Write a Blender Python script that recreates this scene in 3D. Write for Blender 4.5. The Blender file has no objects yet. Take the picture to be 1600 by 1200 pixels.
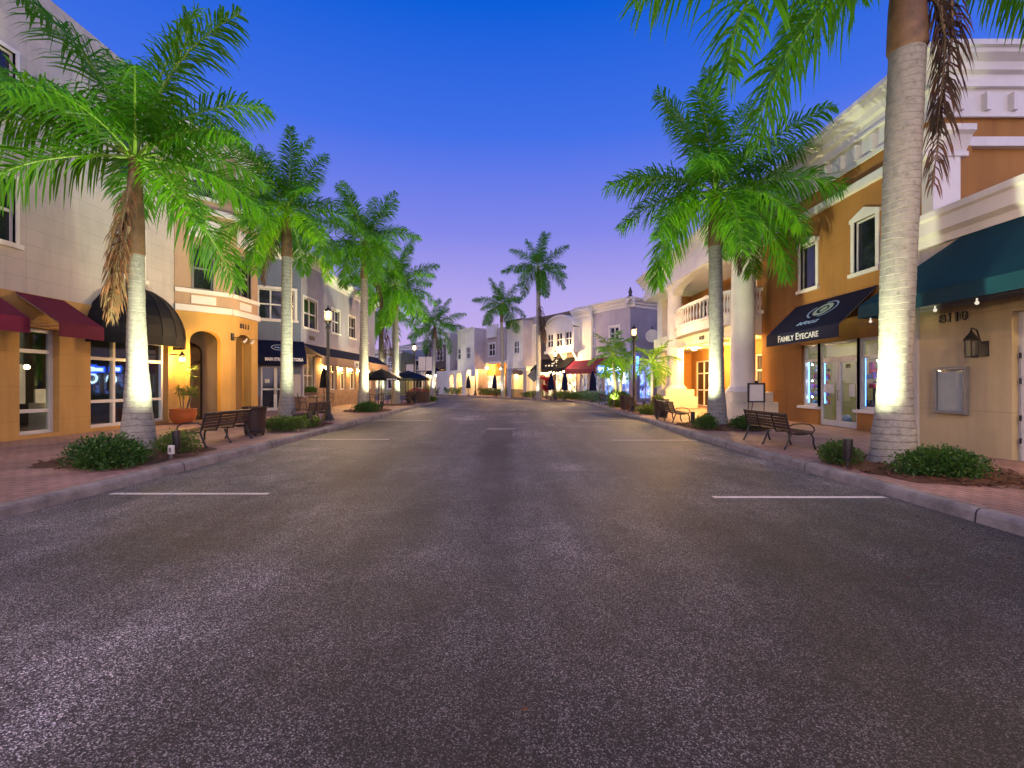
import bpy, math, random
from mathutils import Vector, Matrix
SC = bpy.context.scene
COL = SC.collection
R = math.radians
rnd = random.Random(7)

# ------------------------------------------------------------------ camera
cd = bpy.data.cameras.new('camera'); cam = bpy.data.objects.new('camera', cd); COL.objects.link(cam)
cam.location = (0, 0, 1.5); cam.rotation_euler = (R(90), 0, 0)
cd.sensor_width = 36; cd.lens = 36 * 750 / 1600; cd.clip_start = 0.05; cd.clip_end = 5000
SC.camera = cam
# ------------------------------------------------------------------ exposure
SC.view_settings.view_transform = 'Standard'; SC.view_settings.look = 'None'
SC.view_settings.exposure = 1.0; SC.view_settings.gamma = 1
SC.cycles.use_denoising = True
SC.cycles.sample_clamp_indirect = 4; SC.cycles.sample_clamp_direct = 0
SC.cycles.max_bounces = 7; SC.cycles.transparent_max_bounces = 12
SC.cycles.caustics_reflective = False; SC.cycles.caustics_refractive = False
# ------------------------------------------------------------------ dusk sky
W = bpy.data.worlds.new('World'); SC.world = W; W.use_nodes = True
nt = W.node_tree; nt.nodes.clear()
def wn(t, **k):
    n = nt.nodes.new(t)
    for a, b in k.items(): setattr(n, a, b)
    return n
tc = wn('ShaderNodeTexCoord'); sx = wn('ShaderNodeSeparateXYZ'); nt.links.new(tc.outputs['Generated'], sx.inputs[0])
rp = wn('ShaderNodeValToRGB'); nt.links.new(sx.outputs['Z'], rp.inputs[0])
cr = rp.color_ramp
SKY = [(0.0, (.36, .25, .40)), (.08, (.29, .215, .41)), (.17, (.235, .195, .42)), (.30, (.115, .125, .41)), (.46, (.028, .082, .405)), (.62, (.002, .056, .35)), (1.0, (.003, .035, .20))]
while len(cr.elements) < len(SKY): cr.elements.new(.5)
for e, (p, c) in zip(cr.elements, SKY): e.position = p; e.color = (*c, 1)
# the after-glow of the sunset stands behind the camera (towards -Y)
gy = wn('ShaderNodeMapRange'); gy.inputs['From Min'].default_value = 0.25; gy.inputs['From Max'].default_value = -0.9
nt.links.new(sx.outputs['Y'], gy.inputs['Value'])
gz = wn('ShaderNodeMapRange'); gz.inputs['From Min'].default_value = 0.85; gz.inputs['From Max'].default_value = 0.0
nt.links.new(sx.outputs['Z'], gz.inputs['Value'])
gm = wn('ShaderNodeMath', operation='MULTIPLY'); nt.links.new(gy.outputs[0], gm.inputs[0]); nt.links.new(gz.outputs[0], gm.inputs[1])
glow = wn('ShaderNodeMixRGB', blend_type='ADD'); nt.links.new(gm.outputs[0], glow.inputs[0])
nt.links.new(rp.outputs[0], glow.inputs[1]); glow.inputs[2].default_value = (.92, .78, .90, 1)
bg = wn('ShaderNodeBackground'); bg.inputs['Strength'].default_value = 1.0
nt.links.new(glow.outputs[0], bg.inputs[0])
wo = wn('ShaderNodeOutputWorld'); nt.links.new(bg.outputs[0], wo.inputs[0])
# the last of the daylight, soft, from the glow behind the camera
sd = bpy.data.lights.new('sun', 'SUN'); sd.energy = 0.2; sd.angle = R(50); sd.color = (1, .84, .86)
so = bpy.data.objects.new('sun', sd); COL.objects.link(so); so.rotation_euler = (R(58), 0, R(-12))

# ------------------------------------------------------------------ helpers
def thing(name, label, cat, loc=(0, 0, 0), rz=0, group=None):
    o = bpy.data.objects.new(name, None); COL.objects.link(o); o.empty_display_size = .2
    o.location = loc; o.rotation_euler = (0, 0, rz)
    return tag(o, label, cat, group)
def tag(o, label=None, cat=None, group=None, kind=None):
    if label: o['label'] = label
    if cat: o['category'] = cat
    if group: o['group'] = group
    if kind: o['kind'] = kind
    return o
def link_mesh(name, me, mats, parent=None):
    for m in mats: me.materials.append(m)
    o = bpy.data.objects.new(name, me); COL.objects.link(o)
    if parent:
        o.parent = parent
        if parent.type == 'EMPTY': o.location = -parent.location
    return o
def copy_tree(o, parent=None):
    c = o.copy(); COL.objects.link(c)
    if parent: c.parent = parent
    for ch in list(o.children): copy_tree(ch, c)
    return c
class FR:                                            # facade frame: u along the wall, n outwards, z up
    def __init__(s, o, u, n=None):
        L = math.hypot(*u); s.o = o; s.u = (u[0] / L, u[1] / L)
        s.n = n or (s.u[1], -s.u[0])
    def __call__(s, p):
        return Vector((s.o[0] + s.u[0] * p[0] + s.n[0] * p[1], s.o[1] + s.u[1] * p[0] + s.n[1] * p[1], p[2]))
ID = lambda p: Vector(p)
class MB:
    def __init__(s, T=ID): s.v = []; s.f = []; s.m = []; s.sm = []; s.T = T
    def add(s, vs, fs, mi=0, sm=False):
        b = len(s.v); s.v += [s.T(p) for p in vs]
        for f in fs: s.f.append([b + i for i in f]); s.m.append(mi); s.sm.append(sm)
        return s
    def quad(s, a, b, c, d, mi=0): return s.add([a, b, c, d], [(0, 1, 2, 3)], mi)
    def box(s, x0, x1, y0, y1, z0, z1, mi=0):
        return s.add([(x0, y0, z0), (x1, y0, z0), (x1, y1, z0), (x0, y1, z0), (x0, y0, z1), (x1, y0, z1), (x1, y1, z1), (x0, y1, z1)],
                     [(0, 3, 2, 1), (4, 5, 6, 7), (0, 1, 5, 4), (1, 2, 6, 5), (2, 3, 7, 6), (3, 0, 4, 7)], mi)
    def lathe(s, prof, c=(0, 0, 0), n=16, mi=0, sm=True, cap=True):
        vs = []; fs = []
        for r, z in prof:
            for k in range(n):
                a = 2 * math.pi * k / n; vs.append((c[0] + r * math.cos(a), c[1] + r * math.sin(a), c[2] + z))
        for i in range(len(prof) - 1):
            for k in range(n):
                fs.append((i * n + k, i * n + (k + 1) % n, (i + 1) * n + (k + 1) % n, (i + 1) * n + k))
        s.add(vs, fs, mi, sm)
        if cap:
            s.add(vs[:n], [tuple(range(n))[::-1]], mi); s.add(vs[-n:], [tuple(range(n))], mi)
        return s
    def tube(s, path, rad, n=8, mi=0, sm=True, cap=True):
        path = [Vector(p) for p in path]; rad = rad if isinstance(rad, (list, tuple)) else [rad] * len(path)
        vs = []; fs = []; up = None
        for i, p in enumerate(path):
            t = (path[min(i + 1, len(path) - 1)] - path[max(i - 1, 0)]).normalized()
            if up is None: up = t.orthogonal().normalized()
            up = (up - t * up.dot(t)).normalized(); b = t.cross(up)
            for k in range(n):
                a = 2 * math.pi * k / n; vs.append(tuple(p + (up * math.cos(a) + b * math.sin(a)) * rad[i]))
        for i in range(len(path) - 1):
            for k in range(n):
                fs.append((i * n + k, i * n + (k + 1) % n, (i + 1) * n + (k + 1) % n, (i + 1) * n + k))
        s.add(vs, fs, mi, sm)
        if cap: s.add(vs[:n], [tuple(range(n))[::-1]], mi); s.add(vs[-n:], [tuple(range(n))], mi)
        return s
    def extr(s, prof, u0, u1, mi=0):                # profile of (n, z) points swept along u, closed ends
        k = len(prof); vs = [(u0, a, b) for a, b in prof] + [(u1, a, b) for a, b in prof]
        fs = [(i, (i + 1) % k, k + (i + 1) % k, k + i) for i in range(k)] + [tuple(range(k))[::-1], tuple(range(k, 2 * k))]
        return s.add(vs, fs, mi)
    def ball(s, c, r, n=12, m=7, mi=0, sz=1.0):
        return s.lathe([(max(1e-4, r * math.sin(math.pi * i / m)), -r * sz * math.cos(math.pi * i / m)) for i in range(m + 1)], c, n, mi, True, False)
    def build(s, name, mats, parent=None, solid=0, bevel=0):
        me = bpy.data.meshes.new(name); me.from_pydata([tuple(v) for v in s.v], [], s.f)
        me.polygons.foreach_set('material_index', s.m); me.polygons.foreach_set('use_smooth', s.sm); me.update()
        o = link_mesh(name, me, mats if isinstance(mats, (list, tuple)) else [mats], parent)
        if solid:
            d = o.modifiers.new('thickness', 'SOLIDIFY'); d.thickness = solid; d.offset = 0
        if bevel:
            d = o.modifiers.new('edges', 'BEVEL'); d.width = bevel; d.segments = 2; d.limit_method = 'ANGLE'
        return o
def lettering(text, size, m, parent, p, right, up, name='lettering', align='CENTER', ext=.004, off=0.0, caps=None, shear=0, width=None):
    cu = bpy.data.curves.new('lettering', 'FONT'); cu.body = text; cu.size = size; cu.align_x = align; cu.align_y = 'CENTER'
    cu.extrude = ext; cu.offset = off; cu.shear = shear; cu.resolution_u = 3
    if caps:
        cu.small_caps_scale = caps
        for ch in cu.body_format: ch.use_small_caps = True
    t = bpy.data.objects.new('lettering', cu); COL.objects.link(t)
    dg = bpy.context.evaluated_depsgraph_get(); dg.update()
    me = bpy.data.meshes.new_from_object(t.evaluated_get(dg)); bpy.data.objects.remove(t)
    me.materials.clear()
    r = Vector(right).normalized(); u = Vector(up).normalized(); n = r.cross(u)
    xs = [v.co.x for v in me.vertices]; k = width / (max(xs) - min(xs)) if width else 1
    for v in me.vertices: v.co = Vector(p) + r * v.co.x * k + u * v.co.y + n * v.co.z
    return link_mesh(name, me, [m], parent)

# ------------------------------------------------------------------ materials
def nodes(name):
    m = bpy.data.materials.new(name); m.use_nodes = True; t = m.node_tree; b = t.nodes['Principled BSDF']
    def N(tp, ins=None, **k):
        n = t.nodes.new(tp)
        for a, v in k.items(): setattr(n, a, v)
        for a, v in (ins or {}).items():
            if hasattr(v, 'is_linked'): t.links.new(v, n.inputs[a])
            else: n.inputs[a].default_value = v
        return n
    return m, t, b, N
def ramp(N, fac, stops):
    n = N('ShaderNodeValToRGB', {0: fac}); e = n.color_ramp.elements
    while len(e) < len(stops): e.new(.5)
    for q, (p, c) in zip(e, stops):
        q.position = p; q.color = (c, c, c, 1) if isinstance(c, (int, float)) else (*c, 1)
    return n.outputs[0]
def mul(c, k): return tuple(min(1, x * k) for x in c)
def surf(name, col, rough=.7, var=.12, scale=3, bump=.0, bscale=60, metal=0, spec=.5, dirt=0):
    m, t, b, N = nodes(name)
    g = N('ShaderNodeNewGeometry').outputs['Position']
    nz = N('ShaderNodeTexNoise', {'Vector': g, 'Scale': scale, 'Detail': 6, 'Roughness': .6})
    c = ramp(N, nz.outputs[0], [(.3, mul(col, 1 - var)), (.7, mul(col, 1 + var))])
    if dirt:
        d = N('ShaderNodeTexNoise', {'Vector': N('ShaderNodeVectorMath', {0: g, 1: (1.5, 1.5, .35)}, operation='MULTIPLY').outputs[0], 'Scale': 1.1, 'Detail': 7, 'Roughness': .65})
        f = ramp(N, d.outputs[0], [(.5, 0), (.75, dirt)])
        c = N('ShaderNodeMixRGB', {0: f, 1: c, 2: (*mul(col, .55), 1)}).outputs[0]
    t.links.new(c, b.inputs['Base Color'])
    b.inputs['Roughness'].default_value = rough; b.inputs['Metallic'].default_value = metal; b.inputs['Specular IOR Level'].default_value = spec
    if bump:
        bn = N('ShaderNodeTexNoise', {'Vector': g, 'Scale': bscale, 'Detail': 3})
        bp = N('ShaderNodeBump', {'Height': bn.outputs[0], 'Strength': bump, 'Distance': .01}); t.links.new(bp.outputs[0], b.inputs['Normal'])
    return m
def stucco(name, col, step=0, off=0, vstep=0, width=.012):
    m, t, b, N = nodes(name)
    g = N('ShaderNodeNewGeometry').outputs['Position']
    n1 = N('ShaderNodeTexNoise', {'Vector': g, 'Scale': .7, 'Detail': 5, 'Roughness': .6})
    n2 = N('ShaderNodeTexNoise', {'Vector': N('ShaderNodeVectorMath', {0: g, 1: (2.2, 2.2, .3)}, operation='MULTIPLY').outputs[0], 'Scale': 1.2, 'Detail': 6, 'Roughness': .65})
    c = ramp(N, n1.outputs[0], [(.3, mul(col, .88)), (.7, mul(col, 1.1))])
    f = ramp(N, n2.outputs[0], [(.48, 0), (.78, .5)])
    c = N('ShaderNodeMixRGB', {0: f, 1: c, 2: (*mul(col, .58), 1)}).outputs[0]
    fine = N('ShaderNodeTexNoise', {'Vector': g, 'Scale': 70, 'Detail': 4, 'Roughness': .7}).outputs[0]
    h = N('ShaderNodeMath', {0: fine, 1: .25}, operation='MULTIPLY').outputs[0]
    if step:
        z = N('ShaderNodeSeparateXYZ', {0: g})
        def line(o, st, of):
            a = N('ShaderNodeMath', {0: o, 1: of}, operation='ADD').outputs[0]
            a = N('ShaderNodeMath', {0: a, 1: st}, operation='FLOORED_MODULO').outputs[0]
            return N('ShaderNodeMath', {0: a, 1: width}, operation='LESS_THAN').outputs[0]
        ln = line(z.outputs['Z'], step, off)
        if vstep: ln = N('ShaderNodeMath', {0: ln, 1: line(z.outputs['Y'], vstep, .55)}, operation='MAXIMUM').outputs[0]
        c = N('ShaderNodeMixRGB', {0: N('ShaderNodeMath', {0: ln, 1: .34}, operation='MULTIPLY').outputs[0], 1: c, 2: (*mul(col, .35), 1)}).outputs[0]
        h = N('ShaderNodeMath', {0: h, 1: ln}, operation='SUBTRACT').outputs[0]
    bp = N('ShaderNodeBump', {'Height': h, 'Strength': .35, 'Distance': .008}); t.links.new(bp.outputs[0], b.inputs['Normal'])
    t.links.new(c, b.inputs['Base Color']); b.inputs['Roughness'].default_value = .85; b.inputs['Specular IOR Level'].default_value = .25
    return m
def emit(name, col, L):
    m, t, b, N = nodes(name); e = N('ShaderNodeEmission', {0: (*col, 1), 1: L}); t.links.new(e.outputs[0], t.nodes['Material Output'].inputs[0]); return m
def dark_glass(name, col=(.012, .014, .022)):
    m, t, b, N = nodes(name); g = N('ShaderNodeNewGeometry').outputs['Position']
    nz = N('ShaderNodeTexNoise', {'Vector': g, 'Scale': 1.7, 'Detail': 4})
    t.links.new(ramp(N, nz.outputs[0], [(.35, mul(col, .4)), (.7, mul(col, 1.9))]), b.inputs['Base Color'])
    b.inputs['Roughness'].default_value = .06; b.inputs['Specular IOR Level'].default_value = .6
    wv = N('ShaderNodeTexNoise', {'Vector': g, 'Scale': 2.5}); bp = N('ShaderNodeBump', {'Height': wv.outputs[0], 'Strength': .04, 'Distance': .02}); t.links.new(bp.outputs[0], b.inputs['Normal'])
    return m
def clear_glass():
    m, t, b, N = nodes('clear_glass'); fr = N('ShaderNodeMath', {0: N('ShaderNodeLayerWeight', {0: .5}).outputs['Facing'], 1: 4.0}, operation='POWER').outputs[0]
    f = N('ShaderNodeMath', {0: fr, 1: .04}, operation='ADD').outputs[0]
    a = N('ShaderNodeBsdfTransparent', {0: (.86, .9, .9, 1)}); g = N('ShaderNodeBsdfGlossy', {0: (1, 1, 1, 1), 'Roughness': .02})
    x = N('ShaderNodeMixShader', {0: f, 1: a.outputs[0], 2: g.outputs[0]}); t.links.new(x.outputs[0], t.nodes['Material Output'].inputs[0]); return m
def leafy(name, col, tcol, tmix=.4, rough=.45):
    m, t, b, N = nodes(name); oi = N('ShaderNodeObjectInfo').outputs['Random']; g = N('ShaderNodeNewGeometry')
    nz = N('ShaderNodeTexNoise', {'Vector': g.outputs['Position'], 'Scale': 6, 'Detail': 2}).outputs[0]
    s = N('ShaderNodeMath', {0: nz, 1: N('ShaderNodeMath', {0: oi, 1: .3}, operation='MULTIPLY').outputs[0]}, operation='ADD').outputs[0]
    c = ramp(N, s, [(.35, mul(col, .65)), (.65, col), (.95, (min(1, col[0] * 1.9), col[1] * 1.15, col[2]))])
    t.links.new(c, b.inputs['Base Color']); b.inputs['Roughness'].default_value = rough; b.inputs['Specular IOR Level'].default_value = .35
    tr = N('ShaderNodeBsdfTranslucent', {0: (*tcol, 1)}); x = N('ShaderNodeMixShader', {0: tmix, 1: b.outputs[0], 2: tr.outputs[0]})
    t.links.new(x.outputs[0], t.nodes['Material Output'].inputs[0]); return m
def asphalt():
    m, t, b, N = nodes('asphalt'); g = N('ShaderNodeNewGeometry').outputs['Position']; sp = N('ShaderNodeSeparateXYZ', {0: g})
    v1 = N('ShaderNodeTexVoronoi', {'Vector': g, 'Scale': 185}); v2 = N('ShaderNodeTexVoronoi', {'Vector': g, 'Scale': 120})
    st = N('ShaderNodeSeparateColor', {0: v1.outputs['Color']}).outputs[0]; st2 = N('ShaderNodeSeparateColor', {0: v2.outputs['Color']}).outputs[1]
    a = ramp(N, st, [(0, (.007, .0067, .0076)), (.5, (.019, .018, .0195)), (.8, (.060, .057, .060)), (1, (.44, .42, .43))])
    a2 = ramp(N, st2, [(.8, 0), (1, (.16, .145, .15))])
    c = N('ShaderNodeMixRGB', {0: .75, 1: a, 2: a2}, blend_type='ADD').outputs[0]
    # worn and patched areas, tyre lanes, drips, plus lamp light patches put into the tone
    big = N('ShaderNodeTexNoise', {'Vector': g, 'Scale': .33, 'Detail': 8, 'Roughness': .62}).outputs[0]
    lane = N('ShaderNodeTexNoise', {'Vector': N('ShaderNodeVectorMath', {0: g, 1: (1.1, .07, 1)}, operation='MULTIPLY').outputs[0], 'Scale': 1.0, 'Detail': 6, 'Roughness': .6}).outputs[0]
    k = N('ShaderNodeMath', {0: ramp(N, big, [(.30, .34), (.44, .68), (.56, 1.1), (.70, 2.1)]), 1: ramp(N, lane, [(.32, .6), (.68, 1.35)])}, operation='MULTIPLY').outputs[0]
    wide = N('ShaderNodeTexNoise', {'Vector': N('ShaderNodeVectorMath', {0: g, 1: (1.0, .55, 1)}, operation='MULTIPLY').outputs[0], 'Scale': .16, 'Detail': 4, 'Roughness': .6, 'Distortion': .4}).outputs[0]
    k = N('ShaderNodeMath', {0: k, 1: ramp(N, wide, [(.38, .55), (.60, 1.8)])}, operation='MULTIPLY').outputs[0]
    oil = N('ShaderNodeTexNoise', {'Vector': g, 'Scale': 1.5, 'Detail': 5, 'Roughness': .6}).outputs[0]
    k = N('ShaderNodeMath', {0: k, 1: ramp(N, oil, [(.27, .35), (.36, 1)])}, operation='MULTIPLY').outputs[0]
    med = N('ShaderNodeTexNoise', {'Vector': g, 'Scale': 2.3, 'Detail': 7, 'Roughness': .7}).outputs[0]
    k = N('ShaderNodeMath', {0: k, 1: ramp(N, med, [(.32, .72), (.68, 1.28)])}, operation='MULTIPLY').outputs[0]
    scuff = N('ShaderNodeTexNoise', {'Vector': N('ShaderNodeVectorMath', {0: g, 1: (.45, 1.6, 1)}, operation='MULTIPLY').outputs[0], 'Scale': .8, 'Detail': 9, 'Roughness': .7, 'Distortion': .6}).outputs[0]
    sc = ramp(N, scuff, [(.60, 0), (.74, 1)])
    ax = N('ShaderNodeMath', {0: sp.outputs['X'], 1: .0}, operation='ADD').outputs[0]
    side = N('ShaderNodeMapRange', {'Value': N('ShaderNodeMath', {0: ax}, operation='ABSOLUTE').outputs[0], 'From Min': 2.0, 'From Max': 3.4}).outputs[0]
    k2 = N('ShaderNodeMath', {0: N('ShaderNodeMath', {0: sc, 1: side}, operation='MULTIPLY').outputs[0], 1: 1.1}, operation='MULTIPLY').outputs[0]
    k = N('ShaderNodeMath', {0: k, 1: k2}, operation='ADD').outputs[0]
    # wet run-off stain below the drain
    wob = N('ShaderNodeMath', {0: big, 1: .5}, operation='SUBTRACT').outputs[0]
    dx = N('ShaderNodeMath', {0: N('ShaderNodeMath', {0: sp.outputs['X'], 1: .36}, operation='ADD').outputs[0], 1: N('ShaderNodeMath', {0: wob, 1: 1.2}, operation='MULTIPLY').outputs[0]}, operation='ADD').outputs[0]
    inx = N('ShaderNodeMapRange', {'Value': N('ShaderNodeMath', {0: dx}, operation='ABSOLUTE').outputs[0], 'From Min': .5, 'From Max': .2}).outputs[0]
    iny = N('ShaderNodeMapRange', {'Value': sp.outputs['Y'], 'From Min': 4.5, 'From Max': 11}).outputs[0]
    iny2 = N('ShaderNodeMapRange', {'Value': sp.outputs['Y'], 'From Min': 26, 'From Max': 12.9}).outputs[0]
    s = N('ShaderNodeMath', {0: N('ShaderNodeMath', {0: inx, 1: iny}, operation='MULTIPLY').outputs[0], 1: iny2}, operation='MULTIPLY').outputs[0]
    k = N('ShaderNodeMath', {0: k, 1: N('ShaderNodeMath', {0: 1.0, 1: N('ShaderNodeMath', {0: s, 1: .68}, operation='MULTIPLY').outputs[0]}, operation='SUBTRACT').outputs[0]}, operation='MULTIPLY').outputs[0]
    c = N('ShaderNodeVectorMath', {0: c, 1: N('ShaderNodeCombineXYZ', {0: k, 1: k, 2: k}).outputs[0]}, operation='MULTIPLY').outputs[0]
    t.links.new(c, b.inputs['Base Color'])
    t.links.new(ramp(N, big, [(.3, .52), (.7, .72)]), b.inputs['Roughness']); b.inputs['Specular IOR Level'].default_value = .42
    bp = N('ShaderNodeBump', {'Height': v1.outputs['Distance'], 'Strength': .55, 'Distance': .006}); t.links.new(bp.outputs[0], b.inputs['Normal'])
    return m
def pavers():
    m, t, b, N = nodes('pavers'); g = N('ShaderNodeNewGeometry').outputs['Position']
    mp = N('ShaderNodeMapping', {0: g}); mp.inputs['Rotation'].default_value = (0, 0, R(90))
    br = N('ShaderNodeTexBrick', {'Vector': mp.outputs[0], 'Color1': (.38, .24, .21, 1), 'Color2': (.28, .17, .152, 1), 'Mortar': (.055, .04, .042, 1), 'Scale': 1, 'Mortar Size': .007, 'Mortar Smooth': .2, 'Brick Width': .22, 'Row Height': .11, 'Bias': -.1}, offset=.5)
    n1 = N('ShaderNodeTexNoise', {'Vector': g, 'Scale': .9, 'Detail': 7, 'Roughness': .65}).outputs[0]
    c = N('ShaderNodeMixRGB', {0: 1.0, 1: br.outputs[0], 2: ramp(N, n1, [(.3, (.62, .6, .62)), (.7, (1.3, 1.25, 1.25))])}, blend_type='MULTIPLY').outputs[0]
    # plain band of smooth concrete along the shop fronts
    n2 = N('ShaderNodeTexNoise', {'Vector': g, 'Scale': 40, 'Detail': 3}).outputs[0]
    t.links.new(c, b.inputs['Base Color']); b.inputs['Roughness'].default_value = .62; b.inputs['Specular IOR Level'].default_value = .4
    h = N('ShaderNodeMath', {0: N('ShaderNodeMath', {0: n2, 1: .3}, operation='MULTIPLY').outputs[0], 1: br.outputs['Fac']}, operation='SUBTRACT').outputs[0]
    bp = N('ShaderNodeBump', {'Height': h, 'Strength': .5, 'Distance': .006}); t.links.new(bp.outputs[0], b.inputs['Normal']); return m
def kerb_mat():
    m, t, b, N = nodes('kerb_concrete'); g = N('ShaderNodeNewGeometry').outputs['Position']; y = N('ShaderNodeSeparateXYZ', {0: g}).outputs['Y']
    n1 = N('ShaderNodeTexNoise', {'Vector': g, 'Scale': 2.2, 'Detail': 8, 'Roughness': .7}).outputs[0]
    c = ramp(N, n1, [(.3, (.085, .078, .076)), (.52, (.22, .20, .195)), (.75, (.33, .30, .29))])
    j = N('ShaderNodeMath', {0: N('ShaderNodeMath', {0: N('ShaderNodeMath', {0: y, 1: .9}, operation='ADD').outputs[0], 1: 3.05}, operation='FLOORED_MODULO').outputs[0], 1: .022}, operation='LESS_THAN').outputs[0]
    c = N('ShaderNodeMixRGB', {0: j, 1: c, 2: (.03, .028, .028, 1)}).outputs[0]
    t.links.new(c, b.inputs['Base Color']); b.inputs['Roughness'].default_value = .8
    f = N('ShaderNodeTexNoise', {'Vector': g, 'Scale': 90, 'Detail': 3}).outputs[0]
    bp = N('ShaderNodeBump', {'Height': f, 'Strength': .4, 'Distance': .006}); t.links.new(bp.outputs[0], b.inputs['Normal']); return m
def trunk_mat(name, col=(.27, .262, .235), sc=8.3):
    m, t, b, N = nodes(name); g = N('ShaderNodeNewGeometry').outputs['Position']; sp = N('ShaderNodeSeparateXYZ', {0: g})
    d = N('ShaderNodeTexNoise', {'Vector': g, 'Scale': 2.2, 'Detail': 4}).outputs[0]
    z = N('ShaderNodeMath', {0: sp.outputs['Z'], 1: N('ShaderNodeMath', {0: d, 1: .12}, operation='MULTIPLY').outputs[0]}, operation='ADD').outputs[0]
    w = N('ShaderNodeMath', {0: N('ShaderNodeMath', {0: z, 1: sc}, operation='MULTIPLY').outputs[0]}, operation='FRACT').outputs[0]
    lich = N('ShaderNodeTexNoise', {'Vector': g, 'Scale': 9, 'Detail': 8, 'Roughness': .75}).outputs[0]
    c = ramp(N, lich, [(.30, mul(col, .5)), (.46, mul(col, .9)), (.7, mul(col, 1.15))])
    c = N('ShaderNodeMixRGB', {0: 1, 1: c, 2: ramp(N, w, [(0, .62), (.14, 1.0), (.9, 1.04), (1, .8)])}, blend_type='MULTIPLY').outputs[0]
    spt = N('ShaderNodeTexNoise', {'Vector': g, 'Scale': 26, 'Detail': 4, 'Roughness': .7}).outputs[0]
    c = N('ShaderNodeMixRGB', {0: ramp(N, spt, [(.60, 0), (.68, .75)]), 1: c, 2: (.07, .065, .055, 1)}).outputs[0]
    t.links.new(c, b.inputs['Base Color']); b.inputs['Roughness'].default_value = .85; b.inputs['Specular IOR Level'].default_value = .2
    h = N('ShaderNodeMath', {0: ramp(N, w, [(0, 0), (.12, 1), (1, .55)]), 1: N('ShaderNodeMath', {0: lich, 1: .5}, operation='MULTIPLY').outputs[0]}, operation='ADD').outputs[0]
    bp = N('ShaderNodeBump', {'Height': h, 'Strength': .6, 'Distance': .016}); t.links.new(bp.outputs[0], b.inputs['Normal']); return m
def lit_shop(name, warm, L):
    m, t, b, N = nodes(name); g = N('ShaderNodeNewGeometry').outputs['Position']
    v = N('ShaderNodeTexVoronoi', {'Vector': N('ShaderNodeVectorMath', {0: g, 1: (1, 1, 1.4)}, operation='MULTIPLY').outputs[0], 'Scale': 3.6})
    hs = N('ShaderNodeHueSaturation', {'Saturation': .55, 'Value': 1.0, 'Color': v.outputs['Color']}).outputs[0]
    nz = N('ShaderNodeTexNoise', {'Vector': g, 'Scale': 2.6, 'Detail': 5, 'Roughness': .65}).outputs[0]
    c = N('ShaderNodeMixRGB', {0: .72, 1: hs, 2: (*warm, 1)}).outputs[0]
    c = N('ShaderNodeMixRGB', {0: 1, 1: c, 2: ramp(N, nz, [(.36, .03), (.52, .5), (.66, 1.3)])}, blend_type='MULTIPLY').outputs[0]
    e = N('ShaderNodeEmission', {0: c, 1: L}); gl = N('ShaderNodeBsdfGlossy', {'Roughness': .04, 0: (1, 1, 1, 1)})
    x = N('ShaderNodeMixShader', {0: .07, 1: e.outputs[0], 2: gl.outputs[0]}); t.links.new(x.outputs[0], t.nodes['Material Output'].inputs[0]); return m
def lamp_glass():
    m, t, b, N = nodes('lamp_glass'); a = N('ShaderNodeBsdfTransparent', {0: (1, .97, .92, 1)}); e = N('ShaderNodeEmission', {0: (1, .60, .22, 1), 1: 2.6})
    x = N('ShaderNodeMixShader', {0: .25, 1: a.outputs[0], 2: e.outputs[0]}); t.links.new(x.outputs[0], t.nodes['Material Output'].inputs[0]); return m
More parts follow.
